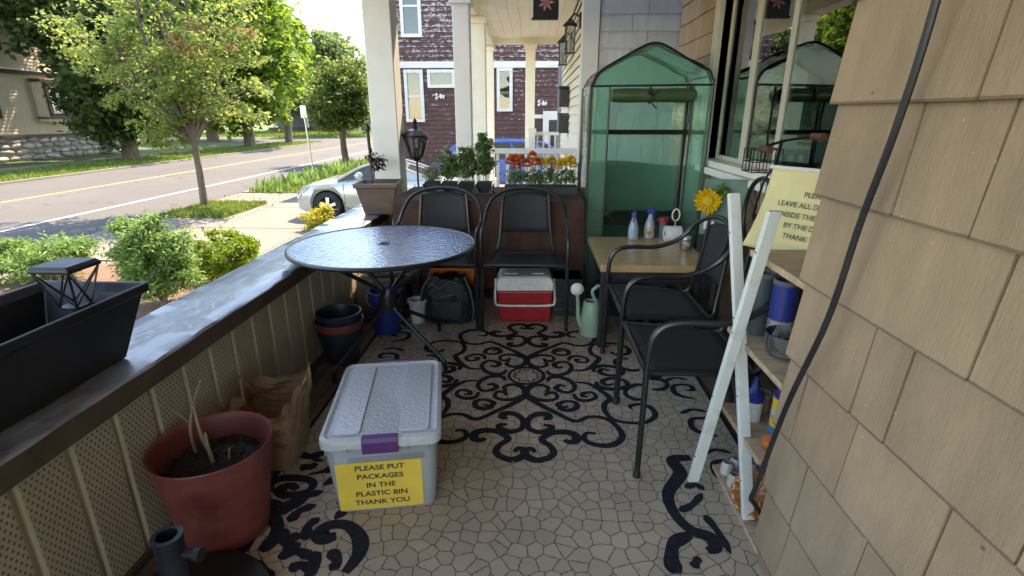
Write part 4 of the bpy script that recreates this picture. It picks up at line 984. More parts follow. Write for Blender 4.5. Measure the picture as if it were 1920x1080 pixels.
for i in range(8):
    a = i * math.pi / 4
    ribbon(mdl, [(RC[0] + (.078 if abs(q) == 1 else .058) * math.cos(a + q * .3), RC[1] + (.078 if abs(q) == 1 else .058) * math.sin(a + q * .3)) for q in (-1, 0, 1)], .010, ends=(.8, .8))
brd = MB()
for k, st in enumerate(LEFT):
    w = .054 if k in (0, 2) else .040
    ribbon(brd, st, w, ends=(.35, .12) if k > 2 else (.7, .5))
    if k < 11 or k > 14:
        ribbon(brd, [(x, 2 * RC[1] - y) for x, y in st], w, ends=(.35, .12))
        ribbon(brd, [(2 * RC[0] - x, 2 * RC[1] - y) for x, y in st], w, ends=(.35, .12))
for k, st in enumerate(RIGHT):
    ribbon(brd, st,   .050 if k < 2 else .030, ends=(.7, .5) if k < 2 else (.35, .12))
# more running scrolls down both long borders
for k in range(7):
    y = 1.75 + k * .33
    for sx in (-1, 1):
        c = RC[0] + sx * .86
        ribbon(brd, [(c + sx * .02, y), (c - sx * .07, y + .05), (c - sx * .06, y + .14), (c + sx * .02, y + .15), (c + sx * .03, y + .10), (c - sx * .01, y + .09)], .028, ends=(.35, .3))
        ribbon(brd, [(c - sx * .10, y + .19), (c - sx * .03, y + .23), (c + sx * .04, y + .21)], .024, ends=(.3, .1))
for x0_, x1_, y0_, y1_ in ((-1.035, -1.018, .75, 4.35), (.928, .945, .75, 4.35), (-1.018, .928, 4.335, 4.352)): MB().box(x0_, x1_, y0_, y1_, .0, .0085).build('edge_binding', RUGD, RUG)

# ------------------------------------------------------------------ seating and tables
FZ = .008   # things on the rug stand on its pile
def make_chair(label):
    t = thing('patio_chair', label, 'chair', group='black mesh patio chairs')
    # one tube: front leg, arm, hoop of the back, arm, front leg
    half = [(.285, -.275, 0), (.283, -.272, .30), (.282, -.268, .56), (.282, -.235, .645), (.284, -.16, .672), (.287, -.02, .672), (.286, .08, .70), (.275, .155, .755), (.235, .20, .825), (.15, .235, .872), (.05, .25, .890)]
    full = [(-x, y, z) for x, y, z in half] + [(x, y, z) for x, y, z in half[::-1]]
    MB().tube(full, .0125, 8, smooth=5).build('hoop_frame', BLACKM, t, smooth=True)
    for s_ in (-1, 1):
        MB().tube([(s_ * .215, .17, .43), (s_ * .205, .235, .2), (s_ * .195, .285, 0)], .0115, 8, smooth=3).build('leg', BLACKM, t, smooth=True)
        MB().lathe([(.016, 0), (.016, .02), (.0125, .03)], 8, (s_ * .285, -.275, -.001)).build('foot_cap', BLACKP, t, smooth=True)
    MB().tube([(-.28, -.262, .445), (-.2, -.268, .455), (.2, -.268, .455), (.28, -.262, .445)], .011, 8, smooth=2).build('seat_front_rail', BLACKM, t, smooth=True)
    for s_ in (-1, 1):
        MB().tube([(s_ * .255, -.255, .452), (s_ * .235, .0, .44), (s_ * .215, .165, .432), (s_ * .19, .20, .52), (s_ * .175, .225, .70), (s_ * .165, .238, .850)], .010, 8, smooth=4).build('side_rail', BLACKM, t, smooth=True)
    MB().tube([(-.215, .168, .43), (.215, .168, .43)], .010, 8).build('seat_rear_rail', BLACKM, t, smooth=True)
    o = MB(); o.grid(lambda u, v: ((2 * u - 1) * (.252 - .037 * v), -.262 + .43 * v, .455 - .024 * v - .016 * math.sin(math.pi * u) * math.sin(math.pi * v)), 9, 9); o.build('seat', MESHF, t, smooth=True, solid=.004)
    def bk(u, v):
        z = .575 + .285 * v; x = (2 * u - 1) * (.182 - .018 * v)
        zz = z - (.03 * (2 * u - 1) ** 2 if v > .9 else 0)
        return (x, .208 + .035 * v + .030 * math.cos((2 * u - 1) * 1.4), zz)
    o = MB(); o.grid(bk, 11, 8); o.build('backrest', MESHF, t, smooth=True, solid=.004)
    return t
c1 = make_chair('black mesh patio chair standing over the red and white cooler'); c1.location = (-.040, 3.565, FZ)
c2 = copy_tree(c1); c2.location = (-.640, 3.565, FZ); c2['label'] = 'black mesh patio chair standing over the black backpack'
c3 = copy_tree(c1); c3.location = (.715, 2.075, FZ); c3.rotation_euler = (0, 0, R(-90)); c3['label'] = 'black mesh patio chair next to the crossed white legs of the rack'
c4 = copy_tree(c1); c4.location = (.725, 2.665, FZ); c4.rotation_euler = (0, 0, R(-90)); c4['label'] = 'black mesh patio chair next to the tan side table'

# round glass table
rt = thing('round_patio_table', 'round rippled glass patio table with black crossed legs beside the half wall', 'table', (-.84, 2.885, FZ))
TR = .515
MB().lathe([(.022, .6875), (TR - .006, .6875), (TR - .006, .694), (.022, .694), (.022, .6875)], 72, cap0=False).build('glass_top', TOPG, rt)
MB().tube([(TR * math.cos(a), TR * math.sin(a), .686) for a in [i * math.pi / 36 for i in range(72)]], .0125, 8, closed=True).build('rim', BLACKM, rt, smooth=True)
MB().lathe([(.034, .688), (.034, .697), (.022, .699), (.020, .690)], 20, cap0=False).build('umbrella_ring', BLACKP, rt, smooth=True)
MB().lathe([(.05, .30), (.055, .34), (.05, .40)], 16, cap1=True).build('leg_hub', BLACKM, rt, smooth=True)
for k in range(4):
    a = R(-32 + 90 * k); d = Vector((math.cos(a), math.sin(a), 0))
    P = [d * .43 + Vector((0, 0, .678)), d * .38 + Vector((0, 0, .655)), d * .06 + Vector((0, 0, .43)), d * .035 + Vector((0, 0, .36)), d * .07 + Vector((0, 0, .29)), d * .40 + Vector((0, 0, .085)), d * .425 + Vector((0, 0, .05)), d * .43 + Vector((0, 0, 0))]
    MB().tube(P, .0125, 8, smooth=4).build('leg', BLACKM, rt, smooth=True)

# cloth covered table at the far end
ct = thing('cloth_table', 'long table under a dark brown cloth at the far end of the porch', 'table', (0, 0, 0))
TZ = .80; X0, X1, Y0, Y1 = -1.03, .385, 3.86, 4.63
MB().box(X0 + .02, X1 - .02, Y0 + .02, Y1 - .02, TZ - .035, TZ - .006).build('tabletop', WOOD, ct)
for x in (X0 + .06, X1 - .06):
    for y in (Y0 + .08, Y1 - .08): MB().box(x - .02, x + .02, y - .02, y + .02, 0, TZ - .036).build('leg', BLACKM, ct)
def drape():
    o = MB(); n = 150; per = []
    L = [(X1, Y1), (X0, Y1), (X0, Y0), (X1, Y0)]
    seg = [(L[i], L[(i + 1) % 4]) for i in range(4)]
    pts = []
    for a, b in seg:
        ln = math.dist(a, b); k = max(6, int(ln / .025))
        for i in range(k):
            t_ = i / k; pts.append((a[0] + (b[0] - a[0]) * t_, a[1] + (b[1] - a[1]) * t_, (b[1] - a[1]) / ln, -(b[0] - a[0]) / ln))
    m = len(pts); rows = 9; vs = []; fs = []
    for j in range(rows):
        v = j / (rows - 1)
        for i, (x, y, nx, ny) in enumerate(pts):
            nx, ny = -nx, -ny
            wv = (.010 * math.sin(i * .75) + .007 * math.sin(i * 1.9 + 1)) * v + .018 * v * 0
            dz = .70 if True else 0
            e = .006 + wv + .012 * min(1, v * 3)
            z = TZ + .001 - (.0 if j == 0 else .012) - v * (.66 + .012 * math.sin(i * .4))
            vs.append((x + nx * e * -1, y + ny * e * -1, z))
    for j in range(rows - 1):
        for i in range(m):
            i2 = (i + 1) % m; fs.append((j * m + i, j * m + i2, (j + 1) * m + i2, (j + 1) * m + i))
    fs.append(tuple(range(m)))
    o.add(vs, fs); return o
drape().build('tablecloth', CLOTH, ct, smooth=True)

# side table, tan top and black legs
st = thing('side_table', 'small tan wooden side table with black legs holding spray bottles', 'table', (0, 0, 0))
SZ = .55
MB().box(.42, 1.10, 3.02, 3.80, SZ - .045, SZ).build('top', TABW, st, bev=.006)
for x in (.455, 1.06):
    for y in (3.055, 3.765): MB().box(x - .028, x + .028, y - .028, y + .028, FZ, SZ - .046).build('leg', BLACKP, st, bev=.003)
MB().box(.485, 1.03, 3.045, 3.065, SZ - .12, SZ - .046).build('apron', BLACKP, st)
MB().box(.45, 1.06, 3.10, 3.72, .17, .19).build('lower_shelf', BLACKP, st)

# ------------------------------------------------------------------ greenhouse
gh = thing('mini_greenhouse', 'tall green plastic covered mini greenhouse with rolled up door', 'greenhouse', (0, 0, 0))
gx0, gx1, gy0, gy1, ge, gr = .415, 1.275, 4.0, 4.60, 1.635, 1.885
gm = (gx0 + gx1) / 2
def arch(y, off=0.):
    L_ = [(gx0 + off, y, .02), (gx0 + off, y, .8), (gx0 + off, y, ge - .10), (gx0 + .008 + off, y, ge - .03), (gx0 + .04 + off * .8, y, ge + .035), (gx0 + .10 + off * .4, y, ge + .085 - off * .6), (gm - .13, y, gr - .055 - off), (gm - .05, y, gr - .018 - off), (gm, y, gr - .010 - off)]
    return L_ + [(2 * gm - p[0], y, p[2] + (.03 if p[2] > 1.5 and p[2] < 1.72 else 0)) for p in L_[-2::-1]]
for y in (gy0 + .012, gy1 - .012): MB().tube(arch(y, .016), .0085, 8, smooth=4).build('frame_hoop', BLACKM, gh, smooth=True)
for x, z in ((gx0 + .02, ge), (gx1 - .02, ge + .03), (gm, gr - .03)): MB().tube([(x, gy0 + .012, z), (x, gy1 - .012, z)], .008, 8).build('frame_bar', BLACKM, gh, smooth=True)
for z in (.14, .60, 1.00, 1.30)[::1]:
    if z == 1.00: z = .985
    if z == 1.30: z = 1.275
    sh = MB()
    for y in np.linspace(gy0 + .04, gy1 - .04, 9): sh.tube([(gx0 + .02, y, z), (gx1 - .02, y, z)], .004, 5)
    for x in np.linspace(gx0 + .05, gx1 - .05, 5): sh.tube([(x, gy0 + .04, z - .006), (x, gy1 - .04, z - .006)], .004, 5)
    for y in (gy0 + .03, gy1 - .03): sh.tube([(gx0 + .018, y, z), (gx1 - .018, y, z)], .011, 6)
    if z < 1.27 and z > .9: continue
    sh.build('shelf', BLACKM, gh, smooth=True)
# cover: sides and pitched top, back, front surround with door opening
A = arch(0, 0); prof = []
for i in range(len(A) - 1):
    for k in range(4): prof.append((A[i][0] + (A[i + 1][0] - A[i][0]) * k / 4, A[i][2] + (A[i + 1][2] - A[i][2]) * k / 4))
prof.append((A[-1][0], A[-1][2])); m = len(prof)
o = MB(); vs = []
for j in range(9):
    y = gy0 + (gy1 - gy0) * j / 8
    for i, (x, z) in enumerate(prof):
        b_ = .009 * math.sin(j * 1.7 + i * .5) * (1 if 0 < j < 8 else 0)
        vs.append((x + (b_ if z < ge else 0), y, z + (b_ if z >= ge else 0)))
o.add(vs, [(j * m + i, j * m + i + 1, (j + 1) * m + i + 1, (j + 1) * m + i) for j in range(8) for i in range(m - 1)]); o.build('cover_side', PVC, gh, smooth=True)
MB().add([(x, gy1 + .001, z) for x, z in prof], [tuple(range(m))]).build('cover_back', PVC, gh)
dx0, dx1, dz = gx0 + .135, gx1 - .135, ge - .04
gab = [(x, z) for x, z in prof if z >= dz]
MB().add([(gx0, gy0 - .001, dz)] + [(x, gy0 - .001, z) for x, z in gab] + [(gx1, gy0 - .001, dz)], [tuple(range(len(gab) + 2))]).build('cover_gable', PVC, gh)
for a, b in ((gx0, dx0), (dx1, gx1)): MB().add([(a, gy0 - .0015, .02), (b, gy0 - .0015, .02), (b, gy0 - .0015, dz - .001), (a, gy0 - .0015, dz - .001)], [(0, 1, 2, 3)]).build('cover_jamb', PVC, gh)
for P in ([(gx0, gy0 - .006, dz), (gm, gy0 - .006, dz + .005), (gx1, gy0 - .006, dz + .01)], [(dx0, gy0 - .006, dz), (dx0, gy0 - .006, .03)], [(dx1, gy0 - .006, dz), (dx1, gy0 - .006, .03)]): MB().tube(P, .0075, 6).build('binding', BLACKP, gh, smooth=True)
MB().tube([(p[0], gy0 - .003, p[2]) for p in arch(0, 0)], .009, 6, smooth=3).build('binding', BLACKP, gh, smooth=True)
MB().tube([(p[0], gy1 + .004, p[2]) for p in arch(0, 0)], .009, 6, smooth=3).build('binding', BLACKP, gh, smooth=True)
ROLLM = mk('rolled_green_pvc', (.042, .085, .032), .35, var=.2, vs=5, bmp=.3, bs=12, bd=.01)
roll = MB().lathe([(.030, 0), (.044, .012), (.049, .1), (.045, .3), (.048, .5), (.044, dx1 - dx0 - .01), (.026, dx1 - dx0 + .004)], 20, (dx0 - .0, gy0 - .062, dz - .063), ax='x', cap1=True)
ro = roll.build('rolled_door', ROLLM, gh, smooth=True)
MB().tube([(gm - .02, gy0 - .062 + .053 * math.cos(a), dz - .063 + .053 * math.sin(a)) for a in [i * math.pi / 8 for i in range(16)]], .006, 6, closed=True).build('tie', BLACKP, ro, smooth=True)
MB().tube([(gm - .02, gy0 - .123, dz - .06), (gm - .055, gy0 - .135, dz - .035), (gm - .02, gy0 - .128, dz - .065), (gm + .03, gy0 - .135, dz - .03), (gm - .015, gy0 - .128, dz - .07), (gm - .01, gy0 - .126, dz - .12), (gm + .02, gy0 - .126, dz - .15)], .005, 5, smooth=4).build('tie_bow', BLACKP, ro, smooth=True)
tp = MB(); tp.grid(lambda u, v: (.40 + .92 * u, 4.645 + .006 * math.sin(u * 17) * v, 1.01 + .02 * math.sin(u * 5) - .95 * v), 30, 12)
tag(tp.build('green_tarp', TEAL, smooth=True, solid=.004), 'dark teal tarp hung low behind the mini greenhouse', 'tarp')
wr = MB()
for q in range(26):
    x = .56 + .10 * random.random(); y = 4.2 + .12 * random.random(); a = random.random() * 3
    wr.add([(x, y, .612 + .004 * q), (x + .05 * math.cos(a), y + .05 * math.sin(a), .62 + .003 * q), (x + .03, y + .02, .655 + .002 * q)], [(0, 1, 2)])
tag(wr.build('crumpled_plastic', JAR), 'crumpled clear plastic on the middle greenhouse shelf', 'plastic')
pot = thing('plant_saucer_stack', 'stack of dark saucers on the lower greenhouse shelf', 'saucers', (.82, 4.3, .151))
for k in range(4): MB().lathe([(.12, .0), (.15, .03), (.155, .032), (.12, .006)], 20, (0, 0, .034 * k)).build('saucer', NAVYP, pot, smooth=True)

# ------------------------------------------------------------------ clear storage bin with sign
bn = thing('storage_bin', 'clear plastic storage bin with purple latches and yellow package sign', 'bin', (-.566, 1.838, FZ), R(9.2))
def rr(w, d, r_, n=5):
    P = []
    for cx, cy, a0 in ((w / 2 - r_, d / 2 - r_, 0), (-w / 2 + r_, d / 2 - r_, 90), (-w / 2 + r_, -d / 2 + r_, 180), (w / 2 - r_, -d / 2 + r_, 270)):
        for k in range(n): a = R(a0 + 90 * k / (n - 1)); P.append((cx + r_ * math.cos(a), cy + r_ * math.sin(a)))
    return P
def loft(o, rings, cap0=False, cap1=False):
    m = len(rings[0]); vs = [p for r_ in rings for p in r_]; fs = []
    for j in range(len(rings) - 1):
        for i in range(m): fs.append((j * m + i, j * m + (i + 1) % m, (j + 1) * m + (i + 1) % m, (j + 1) * m + i))
    if cap0: fs.append(tuple(range(m - 1, -1, -1)))
    if cap1: fs.append(tuple((len(rings) - 1) * m + i for i in range(m)))
    return o.add(vs, fs)
def ring(w, d, r_, z, dx=0, dy=0): return [(x + dx, y + dy, z) for x, y in rr(w, d, r_)]
loft(MB(), [ring(.355, .535, .03, 0), ring(.362, .542, .035, .01), ring(.395, .573, .035, .295)], True).build('tub', BIN, bn, smooth=True, solid=.003)
loft(MB(), [ring(.425, .605, .04, .288), ring(.428, .608, .04, .31), ring(.422, .602, .04, .322), ring(.395, .575, .03, .328), ring(.375, .555, .03, .320), ring(.368, .548, .03, .319)], False, True).build('lid', LID, bn, smooth=True)
for x0, x1 in ((-.172, -.072), (.060, .172)): loft(MB(), [ring(x1 - x0, .52, .015, .3195, (x0 + x1) / 2), ring(x1 - x0 - .008, .512, .012, .3265, (x0 + x1) / 2)], False, True).build('lid_panel', LID, bn, smooth=False)
for s_ in (-1, 1):
    o = MB(); P = [(s_ * .287, .336), (s_ * .307, .333), (s_ * .316, .318), (s_ * .313, .272), (s_ * .300, .266), (s_ * .303, .312), (s_ * .296, .326), (s_ * .285, .328)]
    o.prism(P, lambda y, z: (-.062, y, z), lambda y, z: (.062, y, z)); o.build('latch', PURPLE, bn, bev=.003)
def front_pt(x, z, off=.0): return (x, -(.2712 + .0155 * (z - .01) / .285) - .0025 - off, z)
sgn = MB(); sgn.add([front_pt(x, z, .0025) for x, z in ((-.166, .012), (.135, .012), (.137, .222), (-.166, .222))], [(0, 1, 2, 3)])
sg = sgn.build('paper_sign', YSIGN, bn, solid=.0008)
tilt = math.atan2(.0155, .285)
for k, line in enumerate(('PLEASE PUT', 'PACKAGES', 'IN THE', 'PLASTIC BIN', 'THANK YOU')):
    z = .197 - k * .0385
    text_mesh('sign_lettering', line, .030, INK, sg, Matrix.Translation(front_pt(-.012, z, .0042)) @ Matrix.Rotation(R(90) + tilt, 4, 'X'), .022, xscale=1.12)
for k_ in range(6): MB().box(-.19 + .07 * k_, -.186 + .07 * k_, -.300, -.288, .270, .287).build('lip_rib', BIN, bn)
tape = MB().add([front_pt(x, z, .0018) for x, z in ((-.12, .205), (.15, .225), (.15, .25), (-.12, .245))], [(0, 1, 2, 3)]); tape.build('tape', JAR, bn)

# ------------------------------------------------------------------ red pot with soil and stalks
rp = thing('red_flower_pot', 'large dusty red plastic pot with bare soil and dead stalks', 'pot', (-1.06, 1.455, FZ))
loft(MB(), [[(r_ * math.cos(a), r_ * math.sin(a), z) for a in [i * math.pi / 20 for i in range(40)]] for r_, z in ((.125, 0), (.137, .01), (.172, .26), (.186, .345), (.190, .356), (.188, .360), (.183, .356), (.178, .34), (.160, .20))], True).build('shell', TERRA, rp, smooth=True)
def soilf(u, v):
    a = u * 2 * math.pi; r_ = .168 * v
    return (r_ * math.cos(a), r_ * math.sin(a), .262 + .030 * (1 - v * v) + .008 * math.sin(a * 3 + 9 * v) + random.uniform(-.006, .006))
MB().grid(soilf, 40, 16, True).build('soil', MATS['soil'], rp, smooth=True)
cl = MB()
for q in range(150):
    a = random.uniform(0, 6.28); r_ = .155 * math.sqrt(random.random()); s_ = random.uniform(.003, .010); x, y, z = r_ * math.cos(a), r_ * math.sin(a), .272 + .022 * (1 - (r_ / .17) ** 2)
    cl.add([(x - s_, y, z), (x + s_, y, z), (x, y - s_, z), (x, y + s_, z), (x, y, z - s_), (x, y, z + s_ * .8)], [(0, 2, 5), (2, 1, 5), (1, 3, 5), (3, 0, 5), (2, 0, 4), (1, 2, 4), (3, 1, 4), (0, 3, 4)])
cl.build('soil_crumbs', MATS['soil'], rp, kind='stuff')
for P, r0 in (([(-.09, .04, .28), (-.10, .05, .36), (-.085, .06, .44), (-.05, .08, .54)], .006), ([(-.03, .03, .28), (-.05, .03, .36), (-.07, .05, .46)], .007), ([(.01, -.02, .28), (-.005, -.01, .34), (-.02, .01, .385)], .0075), ([(.05, .0, .28), (.06, .0, .335)], .005), ([(-.10, .05, .40), (-.14, .03, .47)], .003)):
    MB().tube(P, [r0 * (1 - .55 * i / len(P)) for i in range(len(P))], 6, smooth=3).build('dead_stalk', TWIG, rp, smooth=True)
# umbrella base
ub = thing('umbrella_base', 'round black umbrella base with upright tube below the half wall', 'umbrella base', (-.985, 1.105, FZ))
MB().lathe([(.222, 0), (.227, .01), (.222, .03), (.19, .042), (.06, .052), (.03, .055)], 48).build('disc', BLACKP, ub, smooth=True)
MB().lathe([(.036, .054), (.036, .29), (.040, .292), (.040, .302), (.027, .303), (.027, .07)], 28, cap0=False).build('tube', NAVYP, ub, smooth=True)
MB().lathe([(.012, .0), (.012, .03), (.02, .032), (.02, .05)], 12, (.036, 0, .24), ax='x', cap1=True).build('knob', BLACKP, ub, smooth=True)
# brown paper bag, open and crumpled
pb = thing('paper_bag', 'crumpled open brown paper bag beside the red pot', 'bag', (-1.115, 1.90, FZ), R(6))
def bagf(u, v):
    P = [(-.13, -.15), (.13, -.15), (.15, .0), (.13, .15), (-.13, .15), (-.11, 0)]
    q = u * 6; i = int(q) % 6; f_ = q - int(q); x = P[i][0] * (1 - f_) + P[(i + 1) % 6][0] * f_; y = P[i][1] * (1 - f_) + P[(i + 1) % 6][1] * f_
    k = .92 + .16 * v + .03 * math.sin(u * 31) * v
    return (x * k + (.014 * math.sin(u * 19 + v * 7) + .009 * math.sin(u * 47 - v * 21)) * v, y * k + (.014 * math.cos(u * 23 + v * 9) + .009 * math.cos(u * 53 + v * 25)) * v, v * (.255 + .075 * max(0, math.sin(u * 2 * math.pi - .9)) + .016 * math.sin(u * 43) + .012 * math.sin(u * 71)))
o = MB(); o.grid(bagf, 60, 14, True); n0 = len(o.v); o.add([(-.12, -.14, .004), (.12, -.14, .004), (.12, .14, .004), (-.12, .14, .004)], [(0, 1, 2, 3)]); o.build('bag', PAPER, pb, smooth=False, solid=.0015)
MB().tube([(-.10, .12, .24), (-.13, .10, .31), (-.09, .02, .34), (-.07, -.03, .27)], .006, 6, smooth=4).build('handle', PAPER, pb, smooth=True)

# ------------------------------------------------------------------ black planter box and solar lantern on the rail
CAPZ = .634
bp = thing('planter_box', 'long empty black plastic planter box sitting on the half wall cap', 'planter', (-1.475, 1.0, CAPZ))
lf = lambda hw_, hd, z: [(hw_, -hd, z), (hw_, hd, z), (-hw_, hd, z), (-hw_, -hd, z)]
loft(MB(), [lf(.135, .53, 0), lf(.172, .62, .20), lf(.185, .635, .20), lf(.187, .637, .232), lf(.176, .626, .234), lf(.160, .605, .205), lf(.122, .52, .012)], True, True).build('trough', BLACKP, bp, bev=.006)
sl = thing('solar_lantern', 'black solar lantern with criss-cross wire cage standing in the planter box', 'lantern', (-1.475, 1.54, CAPZ + .040))
MB().lathe([(.012, -.027), (.012, .13)], 10).build('stake', BLACKP, sl, smooth=True)
MB().lathe([(.022, .128), (.036, .134), (.036, .142)], 16, cap1=True).build('collar', BLACKP, sl, smooth=True)
o = MB()
for k in range(4):
    a = R(45 + 90 * k); b = R(135 + 90 * k)
    lo = lambda an, q=.040: Vector((q * math.cos(an), q * math.sin(an), .142)); hi = lambda an: Vector((.082 * math.cos(an), .082 * math.sin(an), .262))
    o.tube([lo(a), hi(a)], .0035, 5); o.tube([lo(a), hi(b)], .003, 5); o.tube([lo(b), hi(a)], .003, 5)
o.build('cage', BLACKM, sl)
o = MB(); loft(o, [[(s_ * math.cos(R(45 + 90 * k)), s_ * math.sin(R(45 + 90 * k)), z) for k in range(4)] for s_, z in ((.092, .262), (.096, .272), (.082, .284), (.05, .290))], True, True); o.build('solar_cap', BLACKP, sl, bev=.004)
# brown square pot on the corner of the rail, dried plant and hose stake
sp_ = thing('square_pot', 'tapered bronze square pot on the cap in front of the corner post', 'pot', (-1.245, 4.285, CAPZ), R(4))
sq = lambda h, z: [(h, -h, z), (h, h, z), (-h, h, z), (-h, -h, z)]
loft(MB(), [sq(.112, 0), sq(.158, .215), sq(.172, .217), sq(.175, .252), sq(.162, .254), sq(.148, .225), sq(.140, .20)], True, True).build('shell', BROWNP, sp_, bev=.005)
MB().box(-.139, .139, -.139, .139, .2005, .204).build('soil', MATS['soil'], sp_)
dp = thing('dried_plant', 'withered dark climbing plant tied to a black stake in the bronze pot', 'plant', (-1.30, 4.30, CAPZ + .204))
MB().tube([(0, 0, 0), (-.005, 0, .25), (-.012, 0, .46)], .013, 8, smooth=2).build('stake', BLACKP, dp, smooth=True)
MB().lathe([(.018, .44), (.024, .47), (.012, .50)], 10, (-.012, 0, 0), cap1=True).build('stake_cap', BLACKP, dp, smooth=True)
MB().tube([(.02, 0, 0), (.01, -.02, .12), (.03, -.01, .2), (.06, -.02, .22)], .005, 6, smooth=3).build('stem', TWIG, dp, smooth=True)
leaf_object('foliage', clumped([(.02, -.01, .22, .04, .04, .1, 10), (.07, -.02, .19, .04, .03, .07, 7)], 12, .04, .3, 51), .028, LEAF_DR, dp, .6)

# lantern on a stake behind the cloth table
gl = thing('garden_lantern', 'black coach lantern on a thin stake behind the cloth table', 'lantern', (-1.005, 4.66, .63))
MB().tube([(0, 0, 0), (0, 0, .40)], .0085, 8).build('stake', BLACKM, gl, smooth=True)
MB().lathe([(.012, .385), (.03, .395), (.042, .42)], 12, cap1=True).build('collar', BLACKM, gl, smooth=True)
hexr = lambda r_, z: [(r_ * math.cos(R(60 * k + 30)), r_ * math.sin(R(60 * k + 30)), z) for k in range(6)]
o = MB()
for k in range(6): o.tube([hexr(.05, .42)[k], hexr(.108, .595)[k]], .006, 5)
for r_, z in ((.05, .42), (.108, .595)): o.tube(hexr(r_, z), .006, 5, closed=True)
o.build('cage', BLACKM, gl)
loft(MB(), [hexr(.050, .424), hexr(.104, .592)], False).build('glass', JAR, gl)
loft(MB(), [hexr(.128, .597), hexr(.126, .607), hexr(.075, .645), hexr(.03, .662), hexr(.014, .70)], True, True).build('roof', BLACKM, gl)
MB().lathe([(.014, .70), (.02, .715), (.006, .745)], 8, cap1=True).build('finial', BLACKM, gl, smooth=True)
MB().lathe([(.03, .424), (.03, .49), (.012, .5)], 10, cap1=True).build('lamp_base', BLACKP, gl, smooth=True)

# ------------------------------------------------------------------ seedling trays on the cloth table
TT = TZ + .003
tr1 = thing('herb_tray', 'dark peaked seedling tray holding four herb pots', 'tray', (-.585, 4.24, TT))
o = MB()
o.box(-.28, .28, -.075, .075, 0, .012)
for k in range(5):
    x = -.28 + .14 * k
    o.prism([(x - (.0 if k == 0 else .035), .012), (x + (.0 if k == 4 else .035), .012), (x, .075)], lambda a, b: (a, -.075, b), lambda a, b: (a, .075, b))
o.build('tray', mk('tray_grey', (.028, .03, .034), .5, var=.2), tr1)
GH = [('bushy herb', LEAF_HB, .20, .06), ('tall leafy seedling', LEAF_HB, .34, .055)]
herbs = [(-.21, 'wispy grey-green herb in a black cell of the peaked tray', LEAF_LV, .13, .06, 60, .05, .12), (-.07, 'bushy dark basil-like herb in the peaked tray', LEAF_HB, .24, .075, 60, .042, .55), (.07, 'bushy two-tone herb next to the tallest seedling in the peaked tray', LEAF_HB, .29, .075, 56, .045, .55), (.21, 'tallest leafy seedling at the end of the peaked tray', LEAF_HB, .38, .075, 60, .048, .6)]
for i, (dx, lb, lm, h, r_, nc, ls, asp) in enumerate(herbs):
    t = thing('potted_herb', lb, 'plant', (-.585 + dx, 4.24, TT + .013))
    loft(MB(), [sq(.045, 0), sq(.058, .075), sq(.060, .078), sq(.052, .078), sq(.050, .068)], True, True).build('pot', BLACKP, t)
    o = MB()
    for q in range(5):
        a = q * 1.3; o.tube([(.01 * math.cos(a), .01 * math.sin(a), .065), (.02 * math.cos(a), .02 * math.sin(a), .07 + h * .5), (.04 * math.cos(a) * (1 if h < .3 else .5), .04 * math.sin(a), .07 + h * random.uniform(.75, .98))], .0025, 5, smooth=2)
    o.build('stem', LEAF_HB, t)
    if h > .2: bl = [(0, 0, .08 + h * .3, r_ * .9, r_ * .9, h * .2, nc // 2), (0, 0, .08 + h * .65, r_ * .85, r_ * .85, h * .30, nc // 2)]
    else: bl = [(0, 0, .07 + h * .5, r_, r_, h * .5, nc)]
    leaf_object('foliage', clumped(bl, 12, .035, .25, 60 + i), ls, lm, t, asp, .5)
tr2 = thing('marigold_tray', 'flat black cell tray packed with marigold seedlings', 'tray', (.075, 4.24, TT))
loft(MB(), [[(x, y, z) for x, y in ((.285, -.075), (.285, .075), (-.285, .075), (-.285, -.075))] for z in (0, .05)] + [[(x, y, .052) for x, y in ((.292, -.082), (.292, .082), (-.292, .082), (-.292, -.082))], [(x, y, .058) for x, y in ((.292, -.082), (.292, .082), (-.292, .082), (-.292, -.082))]], True, True).build('tray', BLACKP, tr2)
MB().box(-.282, .282, -.072, .072, .0585, .064).build('soil', MATS['soil'], tr2)
def marigold(x, y, h, r_, mat, label, group, seed):
    t = thing('marigold', label, 'flower', (x, y, TT + .064), random.uniform(0, 6), group)
    MB().tube([(0, 0, 0), (.006, .004, h * .5), (0, 0, h)], .0028, 5, smooth=2).build('stem', LEAF_HB, t)
    leaf_object('foliage', clumped([(0, 0, h * .45, .032, .032, h * .4, 9)], 8, .028, .2, seed), .034, LEAF_HB, t, .3, .2)
    o = MB()
    for layer in range(7):
        n_ = 14 - layer; el = R(-38 + 19 * layer); zl = h + .022
        for q in range(n_):
            a = 2 * math.pi * q / n_ + layer * .37; c, s_ = math.cos(a), math.sin(a); w = r_ * .26
            R1 = r_ * math.cos(el) * random.uniform(.9, 1.06); Z1 = zl + r_ * .85 * math.sin(el) * random.uniform(.9, 1.08); R0 = R1 * .55; Z0 = zl + (Z1 - zl) * .35
            o.add([(R0 * c, R0 * s_, Z0), (R1 * .93 * c - w * s_, R1 * .93 * s_ + w * c, Z1 - .003), (R1 * 1.04 * c, R1 * 1.04 * s_, Z1 + .004), (R1 * .93 * c + w * s_, R1 * .93 * s_ - w * c, Z1 - .003)], [(0, 1, 2, 3)])
    o.build('bloom', mat, t)
